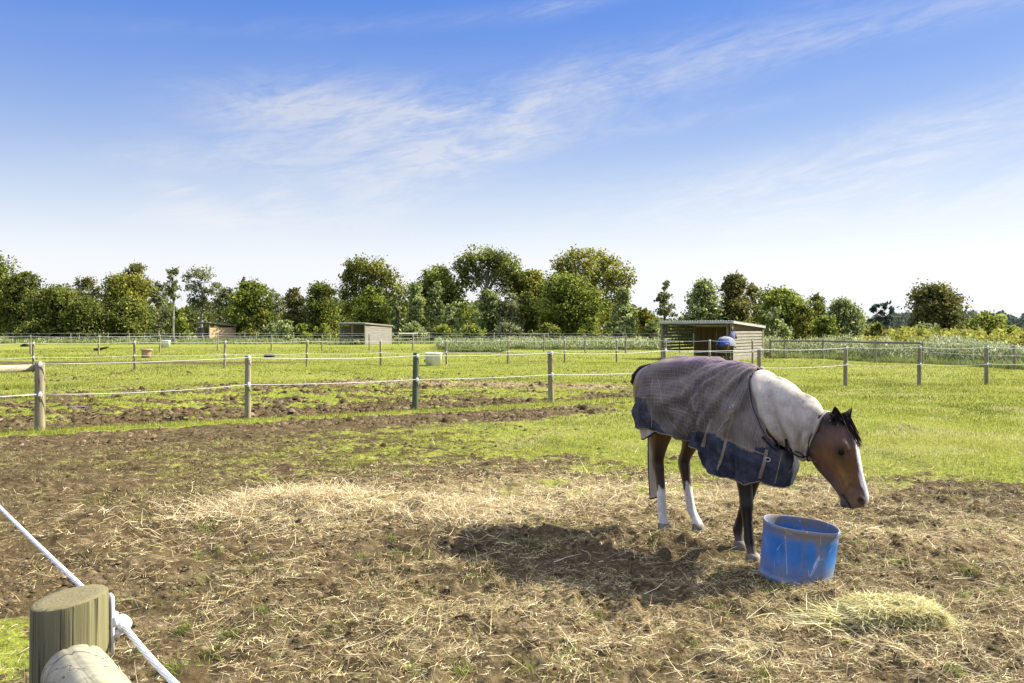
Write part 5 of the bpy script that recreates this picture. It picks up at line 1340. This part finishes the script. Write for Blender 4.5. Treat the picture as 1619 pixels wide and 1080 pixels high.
def tree(name, label, px, top, width, Y, kind='round', pal='green', zb=.18, nc=26, per=230, leaf=.245, sparse=0.0, bark='bark', trunk_r=None, group='trees beyond the paddocks', clumps=None, topw=None, cat_='tree', cr=1.0, lean=0.0):
    H = (HY - top) / FPX * Y + CAMH; W = width / FPX * Y * (1.12 if not clumps else 1)
    nc = int(nc * 1.25)
    x = gx(px, Y); z0 = g1(x, Y)
    root = thing(name, label, cat_, (x, Y, z0), 0, group)
    sc = Y / 105.0; leaf = leaf * (.45 + .55 * sc)
    C = []
    if clumps:
        for (cx_, cy_, rp) in clumps: C.append(((cx_ - px) / FPX * Y, random.uniform(-.25, .25) * W * .5, CAMH + (HY - cy_) / FPX * Y - z0, 1.28 * rp / FPX * Y))
    else:
        base_r = W / 2 * (.60 if nc < 16 else .50) * cr
        hz = H * (1 - zb)
        for k in range(nc):
            f = ((k + .5) / nc) ** .85; f = min(.97, max(.02, f + random.uniform(-.08, .08)))
            wr_ = float(crown_shape(kind, np.array(f))) * W / 2
            rr_ = base_r * random.uniform(.62, 1.15) * (.50 + .50 * wr_ / (W / 2))
            a = k * 2.399 + random.uniform(-.7, .7); q = max(0, wr_ - rr_ * .62) * random.uniform(.35, 1.05)
            zz_ = zb * H + f * hz; zz_ = min(zz_, H - rr_ * .62)
            C.append((q * math.cos(a) + lean * W * (f - .5), q * math.sin(a), zz_, rr_))
    Ps, Ts = [], []
    for (cx_, cy_, cz, r_) in C:
        n = int(15.0 * (r_ / leaf) ** 2 * (1 - sparse)) + 14
        n = min(n, 1700)
        u = RNG.normal(0, 1, (n, 3)); u /= np.linalg.norm(u, axis=1, keepdims=True)
        rr_ = r_ * (RNG.uniform(0, 1, n) ** .38) * (1 + .28 * RNG.normal(0, 1, n) * .6)
        # twiggy sub-clusters
        m = max(3, n // 24); pick = RNG.integers(0, m, n); s_ = u[:m][pick]; rr_ = rr_ * RNG.uniform(.70, 1.32, m)[pick]; u = u * .42 + s_ * .85; u /= np.linalg.norm(u, axis=1, keepdims=True)
        P = u * rr_[:, None] * [1, 1, .80] + [cx_, cy_, cz]
        Ps.append(P); Ts.append(np.clip(RNG.normal(.45, .24, n) + random.uniform(-.22, .22), 0, 1))
    P = np.concatenate(Ps); T = np.concatenate(Ts)
    k = P[:, 2] > .02; P = P[k]; T = T[k]
    # a few stray sprigs break the outline
    V, Q, Cc = leaf_cloud(P, leaf * RNG.uniform(.6, 1.5, len(P)), PAL[pal], T, droop=.5 if pal in ('gum', 'olive') else 0)
    tr = trunk_r or max(.07, .020 * H)
    m = MB(); sway = random.uniform(-.3, .3) * tr * 4
    th_ = H * (.80 if kind != 'bush' else .5)
    tp = [(0, 0, -.3), (sway * .2, 0, th_ * .25), (sway, sway * .5, th_ * .55), (sway * .6 + lean * W * .3, 0, th_)]
    m.tube(tp, [tr * 1.25, tr, tr * .7, tr * .25], 8, True, .06)
    for (cx_, cy_, cz, r_) in sorted(C, key=lambda c: -c[3])[:14]:
        zs = max(.25 * H * random.uniform(.5, 1.1), min(cz * .62, th_ * .9)); f = zs / th_
        b0 = Vector((sway * min(1, f * 1.6), sway * .4 * min(1, f), zs)); b1 = Vector((cx_, cy_, cz))
        mid = b0.lerp(b1, .5) + Vector((0, 0, .12 * (b1 - b0).length))
        m.tube([b0, mid, b1], [tr * .5, tr * .32, tr * .10], 5, True, .05)
    m.build('trunk', M[bark], root, True)
    link('crown', mesh_np('crown', V, Q, {'col': Cc}), M['leaves'], root)
    return root
T = tree
# left block
T('gum_tree', 'dark tall tree cut off by the left edge of the picture', -22, 402, 90, 104, 'round', 'dark', .10, 30, 260)
T('gum_tree', 'dark shaggy tree just inside the left edge, shorter than the cut off one', 38, 431, 66, 103, 'round', 'dark', .03, 26, 250)
T('broad_tree', 'low wide dark dome of a tree at far left with foliage down to the grass', 94, 455, 92, 100, 'round', 'dark', .0, 32, 260)
T('broad_tree', 'rounded dark bush-like tree right of the low wide dome', 134, 472, 74, 99, 'bush', 'dark', .0, 26, 240)
T('gum_tree', 'thin brown topped gum showing sky through it behind the low dark domes', 138, 440, 46, 122, 'umbrella', 'brown', .45, 14, 150, sparse=.3, bark='bark_pale')
T('gum_tree', 'dark brown domed crown poking above the olive tree on the left', 213, 418, 52, 122, 'umbrella', 'brown', .40, 16, 230)
T('gum_tree', 'olive broad gum with visible pale limbs under its lit canopy', 196, 435, 82, 106, 'umbrella', 'olive', .25, 26, 230, bark='bark_pale')
T('gum_tree', 'dark understorey tree filling below the olive broad gum', 205, 470, 74, 101, 'bush', 'dark', .0, 22, 230)
T('gum_tree', 'lanky grey green gum left of the slim pole-like tree', 250, 446, 44, 110, 'round', 'gum', .15, 20, 140, sparse=.25, bark='bark_pale')
T('slim_tree', 'very slim bare stemmed tree with a small tuft at its top', 274, 422, 22, 88, 'round', 'gum', .58, 9, 120, .26, trunk_r=.10, bark='bark_pale', cr=1.3)
T('gum_tree', 'airy gum with sky showing between its separate leaf clumps', 318, 428, 62, 116, 'umbrella', 'gum', .28, 20, 150, sparse=.25, bark='bark_pale',
  clumps=[(300,438,10),(312,433,11),(326,436,12),(338,446,10),(300,455,10),(318,455,10),(333,462,10),(343,470,8),(305,472,9),(322,476,10),(312,490,10),(335,488,9)])
T('bush', 'rounded green bush left of the distant tan shelter', 284, 486, 34, 98, 'bush', 'green', .0, 14, 170, cat_='bush', group='bushes beyond the paddocks')
T('gum_tree', 'grey green gum partly hidden behind the distant tan shelter', 356, 455, 44, 112, 'round', 'gum', .10, 18, 160, sparse=.15)
T('broad_tree', 'dense mid green tree with a pointed tip right of the tan shelter', 397, 446, 66, 104, 'round', 'green', .04, 30, 250, clumps=None)
T('pine_tree', 'small dark pointed conifer tip rising behind the dense mid green tree', 385, 438, 22, 112, 'cone', 'dark', .3, 14, 140)
T('bush', 'olive bush under the dense mid green tree', 413, 488, 44, 98, 'bush', 'olive', .0, 14, 170, cat_='bush', group='bushes beyond the paddocks')
T('gum_tree', 'thin dark gum with see-through top between two dense trees', 431, 456, 36, 120, 'umbrella', 'gum', .3, 12, 130, sparse=.3)
# middle block
T('gum_tree', 'orange tinged olive tree left of the grey shelter', 466, 457, 46, 106, 'round', 'brown', .06, 22, 200)
T('broad_tree', 'dense dark egg-shaped tree behind the left end of the grey shelter', 508, 449, 58, 102, 'round', 'dark', .02, 32, 270)
T('gum_tree', 'tall brownish gum of several stacked clumps above the grey shelter', 585, 410, 108, 108, 'umbrella', 'olive', .2, 30, 260, bark='bark_pale',
  clumps=[(548,428,14),(560,420,15),(578,424,15),(598,426,16),(614,440,17),(625,458,15),(600,446,18),(578,442,16),(558,448,15),(548,462,14),(562,470,14),(586,462,17),(612,470,16),(628,476,12),(552,486,13),(572,492,14),(548,436,12),(605,492,15)])
T('broad_tree', 'sunlit dark green tree in front of the tall stacked gum', 588, 454, 58, 99, 'round', 'green', .02, 28, 250)
T('cypress_tree', 'narrow pale green tree touching the right end of the grey shelter', 629, 456, 30, 97, 'column', 'light', .0, 18, 170)
T('broad_tree', 'broad dark crown behind the pale cypress-like pair', 692, 423, 86, 112, 'round', 'green', .12, 30, 260)
T('cypress_tree', 'pale green leafy column left of its taller twin', 658, 446, 42, 99, 'cone', 'light', .0, 22, 200, cr=1.15)
T('cypress_tree', 'pale green leafy column right of its twin, brighter at the tip', 690, 446, 40, 98, 'cone', 'light', .0, 22, 200, cr=1.15)
T('bush', 'low pale sapling cluster left of the bare umbrella-crowned trunks', 716, 478, 40, 97, 'bush', 'light', .0, 16, 180, cat_='bush', group='bushes beyond the paddocks')
T('umbrella_gum', 'tallest umbrella shaped gum with bare trunks visible under the crown', 768, 396, 104, 112, 'umbrella', 'dark', .5, 30, 280, bark='bark_pale',
  clumps=[(728,418,12),(740,410,13),(755,404,14),(772,402,14),(788,406,14),(802,414,14),(812,426,12),(795,424,16),(775,420,17),(755,422,16),(738,430,13),(732,444,10),(762,438,14),(786,438,16),(808,444,14),(748,452,11),(798,456,14),(818,440,12),(730,432,10)])
T('broad_tree', 'pale green rounded tree below the umbrella shaped gum', 771, 459, 46, 98, 'round', 'light', .0, 24, 210)
T('broad_tree', 'grey green bushy tree right of the pale rounded one', 806, 464, 38, 98, 'round', 'gum', .0, 20, 200)
T('gum_tree', 'olive sloping crown descending right of the umbrella gum', 840, 428, 66, 114, 'round', 'olive', .15, 28, 250)
T('broad_tree', 'very dark tree between the olive sloping crown and the dense centre tree', 832, 462, 44, 102, 'round', 'dark', .0, 22, 240)
T('broad_tree', 'large dense dark green tree left below the tallest golden gum', 900, 438, 98, 101, 'round', 'green', .0, 42, 270)
T('gum_tree', 'tall golden lit gum with dark forked trunk under its crown', 938, 397, 134, 109, 'umbrella', 'yellow', .32, 34, 270, bark='bark',
  clumps=[(884,424,12),(896,412,14),(912,406,14),(930,410,14),(950,408,14),(966,416,14),(980,430,14),(992,444,12),(970,440,16),(948,430,17),(925,428,17),(903,430,15),(888,440,12),(958,456,15),(982,458,12),(935,448,13),(910,448,14),(978,472,13),(952,478,16),(965,494,14)])
T('broad_tree', 'pale grey green tree under the right side of the golden gum', 984, 457, 50, 97, 'cone', 'light', .0, 24, 210, cr=1.15)
T('broad_tree', 'yellow green tree at the right end of the dense middle wood', 1018, 487, 38, 98, 'bush', 'yellow', .0, 18, 200)
T('sapling', 'bright leafy sapling in front of the dense centre tree', 933, 503, 34, 92, 'bush', 'green', .0, 12, 170, cat_='sapling', group='saplings along the wood')
T('sapling', 'pale leafy sapling left of the open shelter', 990, 501, 40, 91, 'bush', 'light', .0, 13, 170, cat_='sapling', group='saplings along the wood')
# right block
T('young_gum', 'slender dark young tree standing apart against the sky left of the open shelter', 1051, 444, 46, 92, 'cone', 'gum', .03, 20, 190, sparse=.1)
T('young_gum', 'pale green trees over the left half of the open shelter roof', 1112, 444, 78, 86, 'cone', 'light', .05, 26, 220, cr=1.1)
T('young_gum', 'tallest brown flecked tree directly above the open shelter', 1160, 433, 74, 88, 'cone', 'brown', .05, 28, 230, cr=1.15)
T('young_gum', 'brownish rounded tree above the right corner of the open shelter', 1190, 448, 48, 90, 'column', 'brown', .05, 18, 190)
T('young_gum', 'dark green tree just right of the open shelter, behind a pale sapling', 1235, 457, 78, 84, 'round', 'green', .02, 28, 220)
T('sapling', 'pale leafy sapling against the right wall of the open shelter', 1226, 488, 58, 74, 'cone', 'light', .0, 16, 190, cat_='sapling', group='saplings along the wood')
T('young_gum', 'narrow dark tree between two pale ones right of the open shelter', 1291, 466, 48, 84, 'column', 'dark', .03, 18, 200)
T('young_gum', 'small olive tree left of the narrow dark one', 1270, 482, 46, 80, 'column', 'olive', .0, 16, 180)
T('young_gum', 'pale bright tree ending the right wood beside open sky', 1332, 477, 84, 78, 'cone', 'light', .0, 28, 220, cr=1.2)
T('young_gum', 'small green tree filling the foot of the pale bright end tree', 1306, 500, 54, 76, 'bush', 'green', .0, 16, 190)
T('twiggy_tree', 'isolated dark twiggy tree with bare twigs above its crown on the right', 1476, 452, 84, 70, 'round', 'brown', .10, 34, 170, .24, sparse=.1)
T('bush', 'small green bush by the left of the isolated twiggy tree', 1387, 512, 42, 62, 'bush', 'olive', .0, 14, 190, .22, cat_='bush', group='bushes beyond the paddocks')
T('bush', 'pale green bush at the foot of the isolated twiggy tree', 1466, 513, 44, 60, 'bush', 'light', .0, 14, 180, .22, cat_='bush', group='bushes beyond the paddocks')
T('bush', 'large leafy green bush among the reeds near the right edge', 1562, 498, 82, 58, 'bush', 'green', .0, 26, 230, .22, cat_='bush', group='bushes beyond the paddocks')
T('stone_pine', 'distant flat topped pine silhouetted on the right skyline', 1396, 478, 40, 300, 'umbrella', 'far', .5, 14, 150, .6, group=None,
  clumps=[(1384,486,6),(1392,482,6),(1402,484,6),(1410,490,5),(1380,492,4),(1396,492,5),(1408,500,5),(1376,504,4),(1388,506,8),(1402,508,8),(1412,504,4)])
# understorey bushes along the foot of the wood
specs = [(452,507,40,94,'light','pale bush left of the grey shelter, at the foot of the orange tinged tree'), (512,513,30,92,'green','little green bush left of the grey shelter roof'), (478,512,34,95,'green','round bush between the two little ones left of the grey shelter'),
         (655,512,44,92,'light','pale bush right of the grey shelter'), (700,516,40,93,'green','green bush between the grey shelter and the white rail'), (745,514,44,93,'green','leafy bush below the bare umbrella gum trunks'),
         (805,513,50,93,'gum','grey green bush behind the white rail'), (866,512,44,92,'dark','dark bush at the right end of the white rail'), (1030,510,30,90,'light','pale bush left of the open shelter corner'),
         (430,512,30,96,'light','pale bush right of the distant tan shelter'), (60,512,60,97,'dark','dark scrub below the far left trees'), (352,506,32,114,'light','light bush behind the tan shelter')]
for px_, tp_, w_, Y_, pal_, lb in specs:
    T('bush', lb, px_, tp_, w_, Y_, 'bush', pal_, .0, 10, 140, cat_='bush', group='bushes beyond the paddocks')
# reeds and scrub on the right
n = 60000
px = RNG.uniform(1352, 1720, n); Y = RNG.uniform(50, 82, n)
hm = (.45 + 1.7 * fbm(px / 11, Y / 3.2, 15, 3)) * np.interp(px, [1352, 1400, 1720], [.6, 1.0, 1.0])
P = np.stack([(px - CX) / FPX * Y, Y, hm * RNG.uniform(0, 1, n) ** .6], 1)
V, Q, C = leaf_cloud(P, RNG.uniform(.14, .34, n), PAL['reed'], np.clip(RNG.normal(.45, .22, n) + .8 * (fbm(px / 17, Y / 5, 25, 3) - .5), 0, 1))
tag(link('reeds', mesh_np('reeds', V, Q, {'col': C}), M['leaves']), 'yellow green reeds and scrub beyond the timber railed fence', 'reeds', kind='stuff')
# far wood on the skyline: one continuous mass of distant trees
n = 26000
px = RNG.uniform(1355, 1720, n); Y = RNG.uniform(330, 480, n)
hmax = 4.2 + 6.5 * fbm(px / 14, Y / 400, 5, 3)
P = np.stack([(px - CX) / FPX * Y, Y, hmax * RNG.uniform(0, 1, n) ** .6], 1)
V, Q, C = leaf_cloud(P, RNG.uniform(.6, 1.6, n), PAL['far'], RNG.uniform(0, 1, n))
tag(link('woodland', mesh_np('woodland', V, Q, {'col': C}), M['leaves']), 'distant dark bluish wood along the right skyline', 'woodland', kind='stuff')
n = 62000
px = RNG.uniform(-760, 1365, n); Y = RNG.uniform(124, 150, n)
hmax = np.interp(px, [-760, -200, -120, 0, 100, 180, 430, 460, 540, 700, 1000, 1040, 1365], [11, 11, 7, 7, 6, 6, 5.5, 4, 5.5, 6, 6, 3, 4]) * (.6 + .8 * fbm(px / 20, Y / 20, 5, 3))
P = np.stack([(px - CX) / FPX * Y, Y, hmax * RNG.uniform(0, 1, n) ** .7], 1)
V, Q, C = leaf_cloud(P, RNG.uniform(.4, .9, n), PAL['dark'], RNG.normal(.4, .25, n))
tag(link('undergrowth', mesh_np('undergrowth', V, Q, {'col': C}), M['leaves']), 'dark mass of scrub behind the front row of trees', 'undergrowth', kind='stuff')
